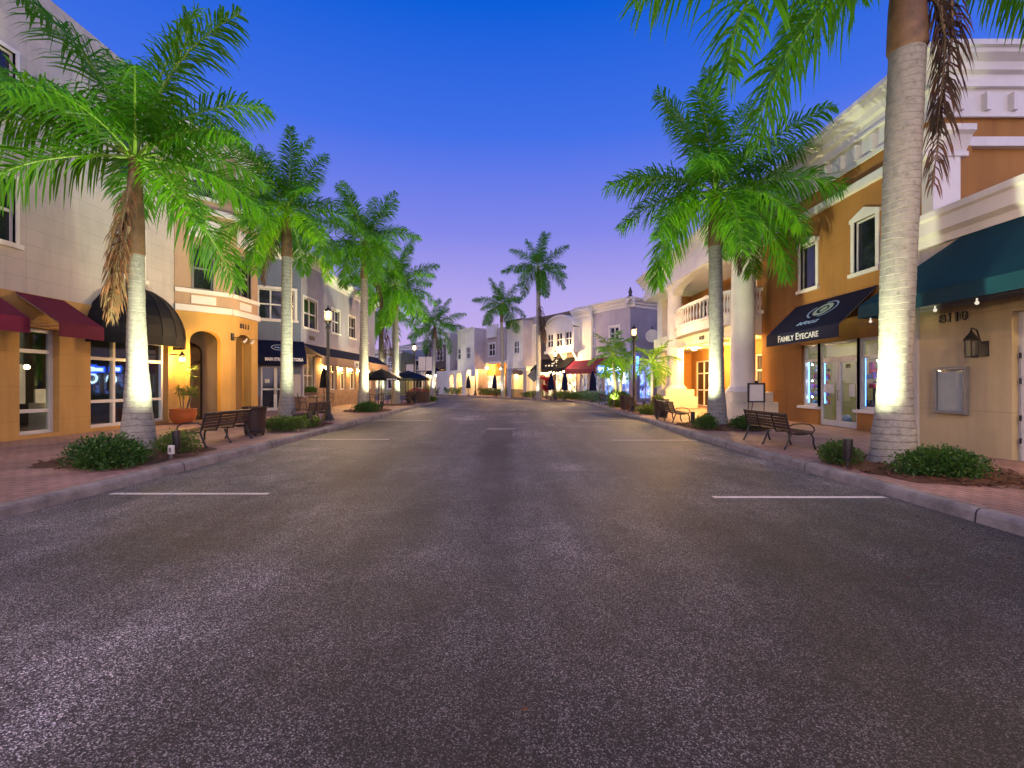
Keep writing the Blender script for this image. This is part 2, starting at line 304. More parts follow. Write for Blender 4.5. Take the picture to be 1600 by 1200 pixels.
M = dict(
    asphalt=asphalt(), pavers=pavers(), kerb=kerb_mat(), paint=surf('road_paint', (.62, .60, .60), .6, .2, 9, .2, 80, dirt=.85),
    concrete=surf('concrete_slab', (.17, .15, .155), .75, .2, 4, .3, 70, dirt=.3), ground=surf('far_ground', (.03, .04, .02), .9, .3, .2),
    white=surf('white_trim', (.66, .64, .62), .6, .06, 2, .1, 60, dirt=.25), cream=stucco('cream_and_lit_stucco', (.78, .74, .62)), alu=surf('pale_aluminium', (.56, .56, .56), .4, .05, 3, spec=.5),  # cream is lightened to put light into the far fronts
    mauve=stucco('mauve_stucco', (.46, .425, .415), .41, .0, 4.1), mauve2=stucco('lavender_and_shade_stucco', (.40, .365, .42)), taupe=stucco('taupe_stucco', (.46, .40, .37)),  # lavender walls, also the shade colour on far bay sides
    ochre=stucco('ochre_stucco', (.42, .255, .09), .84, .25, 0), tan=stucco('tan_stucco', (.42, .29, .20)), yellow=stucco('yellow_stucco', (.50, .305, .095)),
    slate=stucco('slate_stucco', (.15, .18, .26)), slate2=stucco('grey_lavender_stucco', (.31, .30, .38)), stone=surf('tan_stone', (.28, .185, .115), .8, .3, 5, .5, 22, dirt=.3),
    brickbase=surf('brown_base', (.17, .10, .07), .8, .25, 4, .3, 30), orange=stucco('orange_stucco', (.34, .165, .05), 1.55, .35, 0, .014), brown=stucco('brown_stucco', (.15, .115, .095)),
    beige=stucco('beige_stucco', (.47, .39, .235), 1.86, .88, 0, .014), palegrey=stucco('pale_grey_stucco', (.46, .44, .42)), green=stucco('pale_green_stucco', (.30, .33, .20)),
    glass=dark_glass('dark_glass'), clear=clear_glass(), maroon=surf('maroon_canvas', (.115, .008, .032), .75, .12, 4, .15, 200, spec=.2), navy=surf('navy_canvas', (.006, .009, .036), .75, .15, 4, .15, 200, spec=.15),
    blackcanvas=surf('black_canvas', (.0045, .0045, .006), .55, .15, 4, .1, 200, spec=.22), teal=surf('teal_canvas', (.002, .032, .05), .7, .15, 3, .15, 200, spec=.2), tanval=surf('tan_canvas', (.42, .27, .16), .8, .1, 5),
    iron=surf('black_iron', (.012, .011, .012), .42, .2, 12, .1, 120, spec=.5), bronze=surf('dark_bronze', (.022, .017, .014), .45, .2, 9), slat=surf('brown_slat', (.036, .017, .016), .45, .25, 14, .15, 90, spec=.45),
    terracotta=surf('terracotta_glaze', (.36, .10, .025), .3, .15, 5, spec=.5), soil=surf('soil', (.03, .02, .015), .95, .3, 20, .5, 40), mulch=surf('mulch', (.085, .036, .018), .95, .5, 30, .9, 45),
    chip=surf('bark_chip', (.12, .050, .024), .9, .45, 17), leaf=leafy('palm_leaf', (.038, .165, .010), (.18, .50, .006), .46), leafsmall=leafy('fan_palm_leaf', (.09, .24, .025), (.20, .42, .02), .4),
    dead=leafy('dry_frond', (.065, .042, .030), (.12, .06, .02), .2, .8), lit_dead=leafy('lit_dry_frond', (.21, .145, .075), (.24, .15, .06), .25, .8), bush=leafy('shrub_leaf', (.035, .10, .018), (.06, .18, .015), .3, .4), bush2=leafy('light_shrub_leaf', (.08, .15, .03), (.13, .24, .02), .3, .4),  # second dry frond tone is paler, with light put into its colour
    redleaf=leafy('red_leaf', (.22, .012, .03), (.36, .01, .03), .35), trunk=trunk_mat('palm_trunk'), sheath=surf('palm_sheath', (.12, .066, .034), .6, .45, 5, .4, 18), gsheath=surf('green_palm_sheath', (.07, .12, .03), .5, .25, 4, .2, 20),
    stem=surf('woody_stem', (.16, .11, .07), .85, .3, 12), rachis=surf('frond_stalk', (.16, .30, .03), .5, .2, 8),
    lamp=emit('lamp_glow', (1, .66, .31), 6000), globe=lamp_glass(), warm=emit('warm_lamp', (1, .55, .16), 360), bulb=emit('small_bulb', (1, .62, .26), 28), ledblue=emit('blue_led', (.10, .28, 1), 5), neon=emit('blue_neon', (.05, .22, 1), 5), neonw=emit('white_sign_glow', (.55, .78, 1), 8),
    exitg=emit('green_sign_glow', (.05, 1, .25), 2.5), coolt=emit('cool_tube', (.82, .9, 1), 60), spotlens=emit('spot_lens', (.85, 1, .75), 12), ink=surf('white_lettering', (.72, .72, .72), .6, .05, 5), paper=surf('paper', (.6, .6, .58), .8, .05, 5), inkgreen=surf('pale_green_print', (.35, .50, .42), .6, .1, 5), inkblue=surf('pale_blue_print', (.30, .45, .70), .6, .1, 5),
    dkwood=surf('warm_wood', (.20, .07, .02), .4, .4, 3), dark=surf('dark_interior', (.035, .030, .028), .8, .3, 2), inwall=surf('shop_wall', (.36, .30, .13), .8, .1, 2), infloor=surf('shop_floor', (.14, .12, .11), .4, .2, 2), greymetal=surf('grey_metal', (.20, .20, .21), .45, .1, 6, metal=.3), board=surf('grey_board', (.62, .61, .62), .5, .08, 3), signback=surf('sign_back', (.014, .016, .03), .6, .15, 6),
    shop=lit_shop('lit_shop_window', (1, .58, .22), 2.6), shopcool=lit_shop('lit_shop_window_cool', (.55, .55, .8), .55), shopblue=lit_shop('lit_shop_window_blue', (.06, .18, 1), 1.7), curtain=surf('pale_curtain', (.5, .42, .28), .8, .1, 4), lid=surf('asphalt_patch', (.07, .062, .066), .8, .25, 3, .5, 80),
)
# ------------------------------------------------------------------ ground, road, kerbs, pavements
def plane(name, x0, x1, y0, y1, z, m, kind='structure'):
    return tag(MB().quad((x0, y0, z), (x1, y0, z), (x1, y1, z), (x0, y1, z)).build(name, m), kind=kind)
plane('ground', -2500, 2500, -2500, 2500, -.05, M['ground'])
plane('road', -70, 70, -60, 140, 0, M['asphalt'])
def smooth(pts, n=3):                                # corner cutting
    for _ in range(n):
        q = [pts[0]]
        for a, b in zip(pts, pts[1:]):
            q += [(a[0] * .75 + b[0] * .25, a[1] * .75 + b[1] * .25), (a[0] * .25 + b[0] * .75, a[1] * .25 + b[1] * .75)]
        pts = q + [pts[-1]]
    return pts
KR = smooth([(5.02, -20), (5.02, 8), (5.05, 15), (5.3, 19), (5.52, 29), (5.6, 36), (4.9, 39.6), (2.6, 43), (-2, 50), (-6, 57), (-11, 66), (-17, 80), (-24, 100)], 2)
KL = smooth([(-5.62, -20), (-5.62, 8), (-5.66, 14), (-5.85, 20), (-6.0, 29), (-6.1, 35), (-6.0, 38.4), (-6.9, 40.6), (-9, 41.4), (-16, 42), (-70, 43)], 2)
KF = smooth([(-70, 52), (-30, 53), (-20, 56), (-22, 66), (-30, 100)], 2)
def street_edge(kname, pname, K, side, far):
    mb = MB(); pv = MB()
    off = []
    for i, p in enumerate(K):
        a = Vector(K[max(0, i - 1)]); b = Vector(K[min(len(K) - 1, i + 1)]); t = (b - a).normalized()
        off.append(Vector((t.y, -t.x)) * side)
    prof = [(0, -.02), (.012, .10), (.03, .135), (.06, .15), (.17, .15), (.17, .0)]
    V = []
    for p, o in zip(K, off):
        for d, z in prof: V.append((p[0] + o.x * d, p[1] + o.y * d, z))
    k = len(prof); F = []
    for i in range(len(K) - 1):
        for j in range(k - 1): F.append((i * k + j, i * k + j + 1, (i + 1) * k + j + 1, (i + 1) * k + j))
    mb.add(V, F, 0, False); tag(mb.build(kname, M['kerb']), kind='structure')
    V = []
    for p, o in zip(K, off):
        V.append((p[0] + o.x * .168, p[1] + o.y * .168, .146)); q = far(p); V.append((q[0], q[1], .146))
    pv.add(V, [(2 * i, 2 * i + 1, 2 * i + 3, 2 * i + 2) for i in range(len(K) - 1)]); tag(pv.build(pname, M['pavers']), kind='structure')
street_edge('kerb', 'pavement', KR, 1, lambda p: (45, p[1]))
street_edge('kerb', 'pavement', KL, -1, lambda p: (-75, min(p[1], 39)))
street_edge('kerb', 'pavement', KF, -1, lambda p: (-75, max(p[1], 60)))
for sgn, xa, xb in ((-1, -5.48, -3.32), (1, 2.66, 4.94)):
    for k, y in enumerate((6.45, 12.9, 19.7, 26.3, 32.6)):
        yy = y - .1 if sgn > 0 else y + .1
        s = .25 * (y > 18)
        MBq = MB().quad((xa - (s if sgn < 0 else 0), yy - .05, .004), (xb + (s if sgn > 0 else 0), yy - .05, .004), (xb + (s if sgn > 0 else 0), yy + .05, .004), (xa - (s if sgn < 0 else 0), yy + .05, .004))
        tag(MBq.build('road_marking', M['paint']), kind='structure')
tag(MB().quad((-.86, 12.95, .004), (.02, 12.95, .004), (.0, 15.55, .004), (-.80, 15.55, .004)).build('road_patch', M['lid']), kind='structure')
gr = thing('storm_drain', 'cast iron storm drain grate set across the middle of the asphalt', 'drain', (-.3, 15.95, 0))
f = MB(); f.box(-.88, .20, 15.62, 15.68, 0, .012); f.box(-.88, .20, 16.24, 16.3, 0, .012); f.box(-.88, -.80, 15.68, 16.24, 0, .012); f.box(.12, .20, 15.68, 16.24, 0, .012); f.build('frame', M['concrete'], gr)
f = MB()
for k in range(12): x = -.80 + .0767 * k; f.box(x, x + .035, 15.68, 16.24, 0, .014)
f.build('grate', M['greymetal'], gr)
MB().quad((-.8, 15.68, .003), (.12, 15.68, .003), (.12, 16.24, .003), (-.8, 16.24, .003)).build('pit', M['iron'], gr)

# ------------------------------------------------------------------ palms
def frond_into(L, e0, bend, seed, leaf=.62, n=62, hang=.5, plume=1.0, path=None, w=.021, start=.14, stiff=0):
    """One feather frond: stalk + leaflets, growing from the origin towards +X."""
    r = random.Random(seed); pts = []
    if path: pts = [Vector(p) for p in path]
    else:
        p = Vector((0, 0, 0)); pts = [p]; S = 18; sway = r.uniform(-.5, .5)
        for i in range(S):
            t = (i + .5) / S; e = R(e0 - bend * t ** 1.25); a = R(sway * 28 * t)
            p = p + Vector((math.cos(e) * math.cos(a), math.cos(e) * math.sin(a), math.sin(e))) * (L / S); pts.append(p)
    def at(t):
        x = t * (len(pts) - 1); i = min(int(x), len(pts) - 2); return pts[i].lerp(pts[i + 1], x - i), (pts[i + 1] - pts[i]).normalized()
    mb = MB()
    mb.tube(pts, [.038 * (1 - .85 * i / (len(pts) - 1)) * (1.5 if i == 0 else 1) for i in range(len(pts))], 5, 1)
    for i in range(n):
        t = start + (1 - start) * (i + r.random() * .6) / n
        p, tg = at(t)
        side0 = tg.cross(Vector((0, 0, 1)))
        side0 = side0.normalized() if side0.length > .05 else Vector((0, 1, 0))
        up = side0.cross(tg).normalized()
        prof = math.sin(math.pi * min(1, .16 + .80 * t)) ** .6
        for sd in (-1, 1):
            l = leaf * prof * r.uniform(.8, 1.12)
            a = R(r.choice((-28, -8, 14, 36)) * plume + r.uniform(-10, 10))
            fw = .42 + .5 * t + r.uniform(-.12, .12)
            d = (side0 * sd * math.cos(a) + up * math.sin(a) + tg * fw).normalized()
            g = Vector((0, 0, -1)) * hang * r.uniform(.6, 1.3)
            p1 = p + d * l * .5 + g * l * .10; p2 = p + d * l * .82 + g * l * .42; p3 = p + d * l + g * l * .75
            wv = (tg - d * tg.dot(d)); wv = (wv.normalized() + up * r.uniform(-.7, .7)).normalized() * w * r.uniform(.8, 1.25)
            mb.add([p - wv * .5, p + wv * .5, p1 - wv, p1 + wv, p2 - wv * .8, p2 + wv * .8, p3], [(0, 1, 3, 2), (2, 3, 5, 4), (4, 5, 6)], 0, True)
    return mb
LIB = {}
def frond_mesh(e0, bend, var, dead=False, kind='royal'):
    e0 = round(e0 / 12) * 12; bend = round(bend / 15) * 15
    k = (e0, bend, var % 3, dead, kind)
    if k not in LIB:
        if kind == 'royal': mb = frond_into(3.3, e0, bend, hash(k[:3]) & 0xffff, hang=.62 if not dead else 1.7, n=125 if not dead else 80, leaf=.76 if not dead else .42, w=.0175 if not dead else .016, plume=1.25)
        else: mb = frond_into(1.25, e0, bend, hash(k[:3]) & 0xffff, leaf=.46, n=24, hang=.35, plume=.5, w=.020, start=.2)
        me = bpy.data.meshes.new('frond'); me.from_pydata([tuple(v) for v in mb.v], [], mb.f)
        me.polygons.foreach_set('material_index', mb.m); me.update()
        for m in ((M['dead'], M['stem']) if dead else (M['leaf'], M['rachis']) if kind == 'royal' else (M['leafsmall'], M['rachis'])): me.materials.append(m)
        LIB[k] = me
    return LIB[k]
def palm(x, y, prof, lean, shaft, label, fronds=None, nf=15, s=1.0, seed=1, deads=(), rot=0, green=False, cat='palm tree', group='royal palms along the street', name='royal_palm', kind='royal', bend0=62):
    """prof: list of (radius, z above ground); lean: (dx,dy) at the trunk top; shaft: crownshaft length."""
    r = random.Random(seed); t = thing(name, label, cat, (x, y, .15), group=group)
    zt = prof[-1][1]; path = []; rad = []
    zs = [0]; 
    while zs[-1] < zt: zs.append(min(zt, zs[-1] + .12))
    def rr(z):
        for (a, b), (c, d) in zip(prof, prof[1:]):
            if z <= d: q = (z - b) / (d - b); q = q * q * (3 - 2 * q); return a + (c - a) * q
        return prof[-1][0]
    for z in zs:
        q = z / zt; path.append((x + lean[0] * q ** 1.4, y + lean[1] * q ** 1.4, .10 + z)); rad.append(rr(z) * (1 + .012 * math.sin(z * 33)))
    MB().tube(path, rad, 20, 0).build('trunk', M['trunk'], t)
    top = Vector(path[-1]); rt = prof[-1][0]
    MB().tube([top, top + Vector((0, 0, .06)), top + Vector((0, 0, shaft * .35)), top + Vector((0, 0, shaft * .8)), top + Vector((0, 0, shaft * 1.02))], [rt * 1.02, rt * 1.12, rt * 1.02, rt * .72, rt * .5], 14, 0).build('crownshaft', M['gsheath' if green else 'sheath'], t)
    c = top + Vector((0, 0, shaft * .96))
    if fronds is None:
        fronds = []
        for i in range(nf):
            q = i / (nf - 1); fronds.append((i * 137.5 + rot + r.uniform(-14, 14), 82 - 118 * q ** .85 + r.uniform(-6, 6), bend0 * (.45 + .55 * q) + r.uniform(-8, 8), s * r.uniform(.9, 1.08)))
    for i, (az, e0, bend, sc) in enumerate(fronds):
        o = bpy.data.objects.new('frond', frond_mesh(e0, bend, i, kind=kind)); COL.objects.link(o); o.parent = t
        o.location = c - t.location; o.rotation_euler = (R(r.uniform(-6, 6)), R(r.uniform(-5, 5)), R(az)); o.scale = (sc,) * 3
    for i, (az, e0, bend, sc, dz) in enumerate(deads):
        o = bpy.data.objects.new('dry_frond', frond_mesh(e0, bend, i, True)); COL.objects.link(o); o.parent = t
        o.location = top + Vector((0, 0, dz)) + Vector((math.cos(R(az)), math.sin(R(az)), 0)) * rt * .8 - t.location; o.rotation_euler = (0, 0, R(az)); o.scale = (sc,) * 3
        o['label'] = 'brown dead frond hanging down'
    return t, c
def uplight(x, y, target, P, label, cone=124, col=(.95, 1, .60), z0=.16, shape=True):
    t = thing('uplight', label, 'garden light', (x, y, z0), group='bullet uplights at the palm feet')
    d = (Vector(target) - Vector((x, y, z0 + .25))).normalized()
    a = Vector((x, y, z0 + .16)); mb = MB(); mb.tube([Vector((x, y, z0 - .02)), Vector((x, y, z0 + .14))], .02, 8); mb.build('stake', M['iron'], t)
    tilt = (Vector((0, 0, 1)) * .8 + d * .35).normalized()
    b = a + tilt * .30
    mb = MB(); mb.tube([a - tilt * .06, a, b], [.045, .066, .070], 14, 0, True, False); mb.tube([b, b - tilt * .05], [.070, .062], 14, 0, True, False)
    mb.tube([a - tilt * .06, a - tilt * .062], [.045, .001], 14, 0, True, False); mb.build('housing', M['iron'], t)
    e = b - tilt * .05; o = MB().tube([e - tilt * .004, e], .060, 14, 0); o.build('lens', M['spotlens'], t)
    ld = bpy.data.lights.new('uplight_beam', 'SPOT'); ld.energy = P; ld.spot_size = R(cone); ld.spot_blend = 1.0; ld.color = col; ld.shadow_soft_size = .04
    lo = bpy.data.objects.new('uplight_beam', ld); COL.objects.link(lo); lo.parent = t; p = b + d * .03
    lo.location = p - t.location; lo.rotation_euler = (Vector(target) - p).to_track_quat('-Z', 'Y').to_euler()
    return t
def bed(x, y, rx, ry, seed):
    r = random.Random(seed); mb = MB(); n = 40; ring = []
    for k in range(n):
        a = 2 * math.pi * k / n; c, s = math.cos(a), math.sin(a); q = (abs(c) ** 4 + abs(s) ** 4) ** -.25 * r.uniform(.94, 1.04); ring.append((x + rx * c * q, y + ry * s * q, .148))
    inn = [(x + (p[0] - x) * .8, y + (p[1] - y) * .8, .185) for p in ring]
    mb.add(ring + inn + [(x, y, .20)], [(k, (k + 1) % n, n + (k + 1) % n, n + k) for k in range(n)] + [(n + k, n + (k + 1) % n, 2 * n) for k in range(n)], 0, True)
    for _ in range(int(650 * rx * ry)):
        a = r.uniform(0, 6.283); q = math.sqrt(r.random()) * 1.06; px = x + rx * q * math.cos(a) * 1.06; py = y + ry * q * math.sin(a) * 1.06
        l = r.uniform(.02, .06); w = l * .3; th = r.uniform(0, 6.28); c, s = math.cos(th), math.sin(th); h = .19 - .03 * max(0, q - .8) / .26 + r.uniform(0, .02); ti = r.uniform(-.5, .5)
        mb.add([(px - c * l - s * w, py - s * l + c * w, h - ti * l), (px - c * l + s * w, py - s * l - c * w, h - ti * l), (px + c * l + s * w, py + s * l - c * w, h + ti * l), (px + c * l - s * w, py + s * l + c * w, h + ti * l)], [(0, 1, 2, 3)], 1)
    return tag(mb.build('mulch_bed', [M['mulch'], M['chip']]), kind='structure')
def leaf_cloud(mb, c, rx, ry, rz, n, ls, r, mi=0, shell=.55, spiky=0):
    ph = [r.uniform(0, 6.28) for _ in range(4)]
    for _ in range(n):
        d = Vector((r.gauss(0, 1), r.gauss(0, 1), r.gauss(0, 1))).normalized(); a = math.atan2(d.y, d.x)
        q = (shell + (1 - shell) * r.random() ** .6) * (1 + .13 * math.sin(3 * a + ph[0]) + .09 * math.sin(5 * a + ph[1]) + .08 * math.sin(4 * d.z + ph[2]))
        p = Vector((c[0] + d.x * rx * q, c[1] + d.y * ry * q, c[2] + max(-.85, d.z) * rz * q))
        ax = (d + Vector((r.gauss(0, .7), r.gauss(0, .7), r.gauss(.25, .6)))).normalized(); sd = ax.cross(Vector((r.gauss(0, 1), r.gauss(0, 1), r.gauss(0, 1)))).normalized()
        l = ls * r.uniform(.55, 1.15); w = l * .27
        nrm = ax.cross(sd) * l * .08
        mb.add([p, p + ax * l * .5 + sd * w + nrm, p + ax * l, p + ax * l * .5 - sd * w + nrm], [(0, 1, 2, 3)], mi, True)
def shrub(x, y, rx, ry, h, label, n=1500, ls=.055, m='bush', seed=1, group='shrubs in the palm beds', cat='shrub', name='shrub', z0=.17):
    r = random.Random(seed); t = thing(name, label, cat, (x, y, z0), group=group)
    st = MB()
    for _ in range(14):
        a = r.uniform(0, 6.28); q = r.uniform(.1, .75); st.tube([(x + rx * .25 * math.cos(a), y + ry * .25 * math.sin(a), z0), (x + rx * q * math.cos(a), y + ry * q * math.sin(a), z0 + h * r.uniform(.5, .85))], [.008, .003], 5)
    st.build('stems', M['stem'], t)
    mb = MB(); k = max(1, int(max(rx, ry) / .33)); nc = 3 + 3 * k
    for i in range(nc):
        a = 6.283 * i / nc + r.uniform(-.3, .3); q = r.uniform(.3, .62)
        hh = h * r.uniform(.75, 1.0) * (1 - .25 * q)
        leaf_cloud(mb, (x + rx * q * math.cos(a), y + ry * q * math.sin(a), z0 + hh * .5), rx * .45, ry * .45, hh * .5, n // nc, ls, r)
    leaf_cloud(mb, (x, y, z0 + h * .5), rx * .62, ry * .62, h * .5, n // 2, ls, r); leaf_cloud(mb, (x, y, z0 + h * .42), rx * .85, ry * .85, h * .42, n // 2, ls, r)
    mb.build('foliage', M[m], t); return t
def hedge(pts, w, h, label, n, m='bush', seed=3, ls=.09, group='low hedges along the far kerb'):
    """A clipped hedge following a polyline of (x, y)."""
    r = random.Random(seed); c = pts[len(pts) // 2]; t = thing('hedge', label, 'hedge', (c[0], c[1], .15), group=group); mb = MB(); st = MB()
    segs = list(zip(pts, pts[1:])); Ls = [math.dist(a, b) for a, b in segs]; tot = sum(Ls)
    for _ in range(n):
        q = r.random() * tot
        for (a, b), l in zip(segs, Ls):
            if q <= l: break
            q -= l
        tx, ty = (b[0] - a[0]) / l, (b[1] - a[1]) / l; s = r.uniform(-1, 1); z = r.random() ** .6
        hh = h * (1 + .16 * math.sin(q * 2.3 + seed)); s2 = s * w * .5 * (1.05 - .25 * z)
        p = Vector((a[0] + tx * q - ty * s2, a[1] + ty * q + tx * s2, .15 + z * hh))
        ax = Vector((r.gauss(0, .6) - ty * s, r.gauss(0, .6) + tx * s, r.gauss(.5, .5))).normalized(); sd = ax.orthogonal().normalized(); l2 = ls * r.uniform(.6, 1.3)
        mb.add([p, p + ax * l2 * .5 + sd * l2 * .28, p + ax * l2, p + ax * l2 * .5 - sd * l2 * .28], [(0, 1, 2, 3)], 0, True)
    for (a, b), l in zip(segs, Ls):
        for i in range(max(1, int(l / .5))):
            q = (i + .5) / max(1, int(l / .5)); x = a[0] + (b[0] - a[0]) * q; y = a[1] + (b[1] - a[1]) * q
            for k in range(3): st.tube([(x, y, .14), (x + r.uniform(-.2, .2), y + r.uniform(-.2, .2), .15 + h * .75)], .012, 4)
    st.build('stems', M['stem'], t); mb.build('foliage', M[m], t); return t

G = lambda px, py: ((px - 800) * 1.35 / (py - 600), 750 * 1.35 / (py - 600))
# --- the four royal palms on the left pavement
FR_ = []
L1f = [(186, 66, 40, 1.02), (193, 28, 55, .95), (166, 48, 45, .95), (62, 82, 20, 1.0), (8, 54, 62, 1.0), (-12, 22, 55, .95), (-22, -28, 40, .85), (-86, 20, 55, .85), (205, -6, 60, .85), (92, 45, 50, 1), (125, 18, 60, .95), (48, 34, 60, .95), (-48, 38, 55, .9), (228, 40, 55, .9), (75, -18, 45, .9), (20, 5, 62, .95), (150, 72, 35, 1), (-5, 72, 40, 1.0)]
pL1, cL1 = palm(-7.55, 9.7, [(.36, 0), (.30, .35), (.235, 1.0), (.18, 1.9), (.155, 3.0), (.16, 4.0)], (-.07, 0), 2.05, 'nearest palm before the maroon awnings, brown sheath and dead frond hanging on its trunk', [(a, b, c, d * (.9 if math.cos(R(a)) > .45 and b < 60 else 1.12)) for a, b, c, d in L1f], seed=4)
pL2, cL2 = palm(-7.65, 16.3, [(.35, 0), (.28, .4), (.21, 1.2), (.18, 3), (.16, 5.7)], (0, 0), 1.7, 'royal palm in front of the slate restaurant entrance beside the slatted bin', None, 23, .82, 11, deads=[(195, -55, 30, .62, 1.0)], rot=20)
pL3, cL3 = palm(-7.64, 24.7, [(.37, 0), (.30, .5), (.24, 1.5), (.21, 4), (.18, 6.8)], (.05, 0), 2.0, 'royal palm with yellow lit trunk beside the restaurant side windows', None, 23, .90, 12, deads=[(15, -62, 25, .75, .9)], rot=75)
pL4, cL4 = palm(-7.67, 31.6, [(.36, 0), (.29, .6), (.23, 1.6), (.22, 3.5), (.18, 6.2)], (0, 0), 1.8, 'royal palm rising through the black patio umbrellas at the corner', None, 21, .95, 13, rot=33)
pL5, cL5 = palm(-10.9, 40.0, [(.34, 0), (.28, .6), (.23, 2), (.2, 6.2)], (0, 0), 1.6, 'darker palm with hanging dead fronds behind the patio umbrellas', None, 14, 1.1, 14, deads=[(-60, -70, 15, 1.0, .6), (10, -72, 12, .95, .5), (190, -72, 15, .9, .4)], rot=50)
pL6, cL6 = palm(-9.6, 58.0, [(.33, 0), (.27, .6), (.22, 2), (.2, 6.9)], (.3, 0), 1.7, 'unlit dark palm before the arched window shop across the street', None, 15, 1.25, 15, deads=[(-30, -70, 15, 1.0, .5), (150, -70, 15, .9, .4)], rot=10)
# --- the palms on the right pavement
R1f = [(176, 22, 82, 1.5), (188, 2, 88, 1.42), (160, -24, 55, 1.2), (171, 40, 75, 1.45), (165, 60, 60, 1.15), (60, 45, 60, 1.1), (20, 50, 60, 1.1), (-30, 40, 70, 1.05), (100, 20, 70, 1.1), (240, 35, 70, 1.1), (300, 30, 60, 1), (130, 75, 30, 1.1), (10, 5, 60, 1)]
pR1, cR1 = palm(6.43, 8.1, [(.38, 0), (.32, .4), (.255, 1.1), (.232, 1.8), (.25, 3.3), (.262, 5.0), (.258, 7.0)], (.24, 0), 2.1, 'nearest palm with thick ringed trunk before the beige shop', R1f, seed=21)
pR2, cR2 = palm(6.74, 15.8, [(.37, 0), (.30, .5), (.24, 1.4), (.225, 3), (.21, 5.9)], (-.05, 0), 1.9, 'royal palm standing before the round balcony and white columns', None, 25, 1.12, 22, deads=[(-40, -55, 25, .6, .9)], rot=118)
pR3, cR3 = palm(-.93, 48.3, [(.25, 0), (.20, .6), (.17, 2), (.17, 5), (.15, 7.6)], (-.12, 0), 1.9, 'shorter of the two tall palms against the sky at the street end', None, 16, .95, 23, rot=70)
pR4, cR4 = palm(2.46, 44.0, [(.30, 0), (.25, .7), (.21, 2), (.21, 6), (.18, 10.2)], (-.05, 0), 2.0, 'tallest palm at the street end, beside the dark diamond sign', None, 17, .98, 24, deads=[(-60, -66, 15, 1.1, -1.2), (-40, -70, 10, .9, -2.2)], rot=15)
def hanging(t, pts, m, seed, leaf, w=.015):
    mb = frond_into(1, 0, 0, seed, leaf=leaf, n=85, hang=2.2, path=pts, w=w, start=.10, plume=1.6)
    o = mb.build('dry_frond', [M[m], M['stem']], t); o['label'] = 'dead frond hanging down along the trunk'
hanging(pR1, [(6.72, 8.0, 8.6), (7.08, 7.95, 8.3), (7.24, 7.9, 7.8), (7.2, 7.85, 7.2), (7.06, 7.82, 6.4), (6.92, 7.8, 5.5), (6.84, 7.8, 4.7)], 'dead', 71, .36)
hanging(pR1, [(6.75, 7.9, 8.0), (7.0, 7.85, 7.7), (7.05, 7.8, 7.1), (6.98, 7.8, 6.2), (6.9, 7.8, 5.6)], 'dead', 72, .28)
hanging(pL1, [(-7.5, 9.5, 5.7), (-7.58, 9.4, 5.0), (-7.66, 9.36, 4.4), (-7.80, 9.36, 3.6), (-7.88, 9.38, 2.9)], 'lit_dead', 73, .30, .012)
hanging(pL1, [(-7.62, 9.5, 5.0), (-7.70, 9.42, 4.4), (-7.76, 9.4, 3.8), (-7.84, 9.4, 3.2)], 'lit_dead', 74, .26, .012)
hanging(pL1, [(-7.55, 9.45, 4.6), (-7.64, 9.38, 4.1), (-7.74, 9.36, 3.5), (-7.86, 9.4, 2.8)], 'lit_dead', 75, .26, .012)
sp = dict(group='small fan crowned palms by the right kerb', name='small_palm', kind='small', green=True, cat='palm tree')
pS1, cS1 = palm(7.35, 25.3, [(.12, 0), (.09, .4), (.075, 1.6), (.06, 2.15)], (.05, 0), .45, 'small bright palm beside the far plinth of the portico', None, 12, 1.2, 31, rot=10, bend0=95, **sp)
pS2, cS2 = palm(6.75, 31.0, [(.15, 0), (.12, .5), (.10, 2.0), (.08, 2.75)], (-.25, 0), .5, 'small yellow lit palm in front of the blue lit shop', None, 12, 1.5, 32, rot=60, bend0=95, **sp)
pS3, cS3 = palm(7.3, 32.6, [(.14, 0), (.11, .5), (.10, 2.0), (.08, 2.6)], (.2, 0), .5, 'small palm behind the street lamp near the blue lit shop', None, 11, 1.35, 33, rot=95, bend0=95, **sp)
for i, (x, y, rx, ry) in enumerate(((-7.1, 9.0, 1.15, 1.45), (-7.15, 15.6, 1.2, 1.35), (-7.25, 24.2, 1.2, 1.4), (-7.4, 31.0, 1.2, 1.3), (6.5, 7.7, 1.22, 1.5), (6.55, 15.2, 1.25, 1.7), (7.0, 25.0, 1.1, 1.5), (6.9, 30.6, 1.0, 2.2))): bed(x, y, rx * .9, ry * .9, 40 + i)
UL = 'black bullet uplight '
uplight(-6.28, 9.0, cL1 - Vector((.1, 0, 0)), 1000, UL + 'at the foot of the nearest left palm')
uplight(-6.22, 14.75, cL2, 1000, UL + 'before the palm at the restaurant entrance')
uplight(-6.55, 24.1, cL3, 1250, UL + 'at the yellow lit palm trunk', col=(1, .93, .5))
uplight(-6.6, 31.1, cL4, 1250, UL + 'by the palm among the patio umbrellas')
uplight(-9.9, 39.2, cL5, 700, UL + 'by the palm behind the umbrellas')
uplight(-8.9, 57.0, (-9.4, 58, 5), 500, UL + 'at the dark palm across the street', col=(1, .95, .8))
uplight(5.38, 7.7, cR1 + Vector((-.2, 0, -.5)), 850, UL + 'at the foot of the nearest right palm')
uplight(5.72, 15.2, cR2, 1050, UL + 'before the palm at the round balcony')
uplight(-1.5, 47.5, cR3 - Vector((0, 0, 7)), 110, UL + 'under the shorter tall palm', col=(1, .9, .75))
uplight(1.9, 43.3, cR4 - Vector((0, 0, 9)), 160, UL + 'under the tallest palm', col=(1, .9, .75))
uplight(6.7, 24.4, cS1, 170, UL + 'under the small palm by the plinth', col=(1, 1, .6))
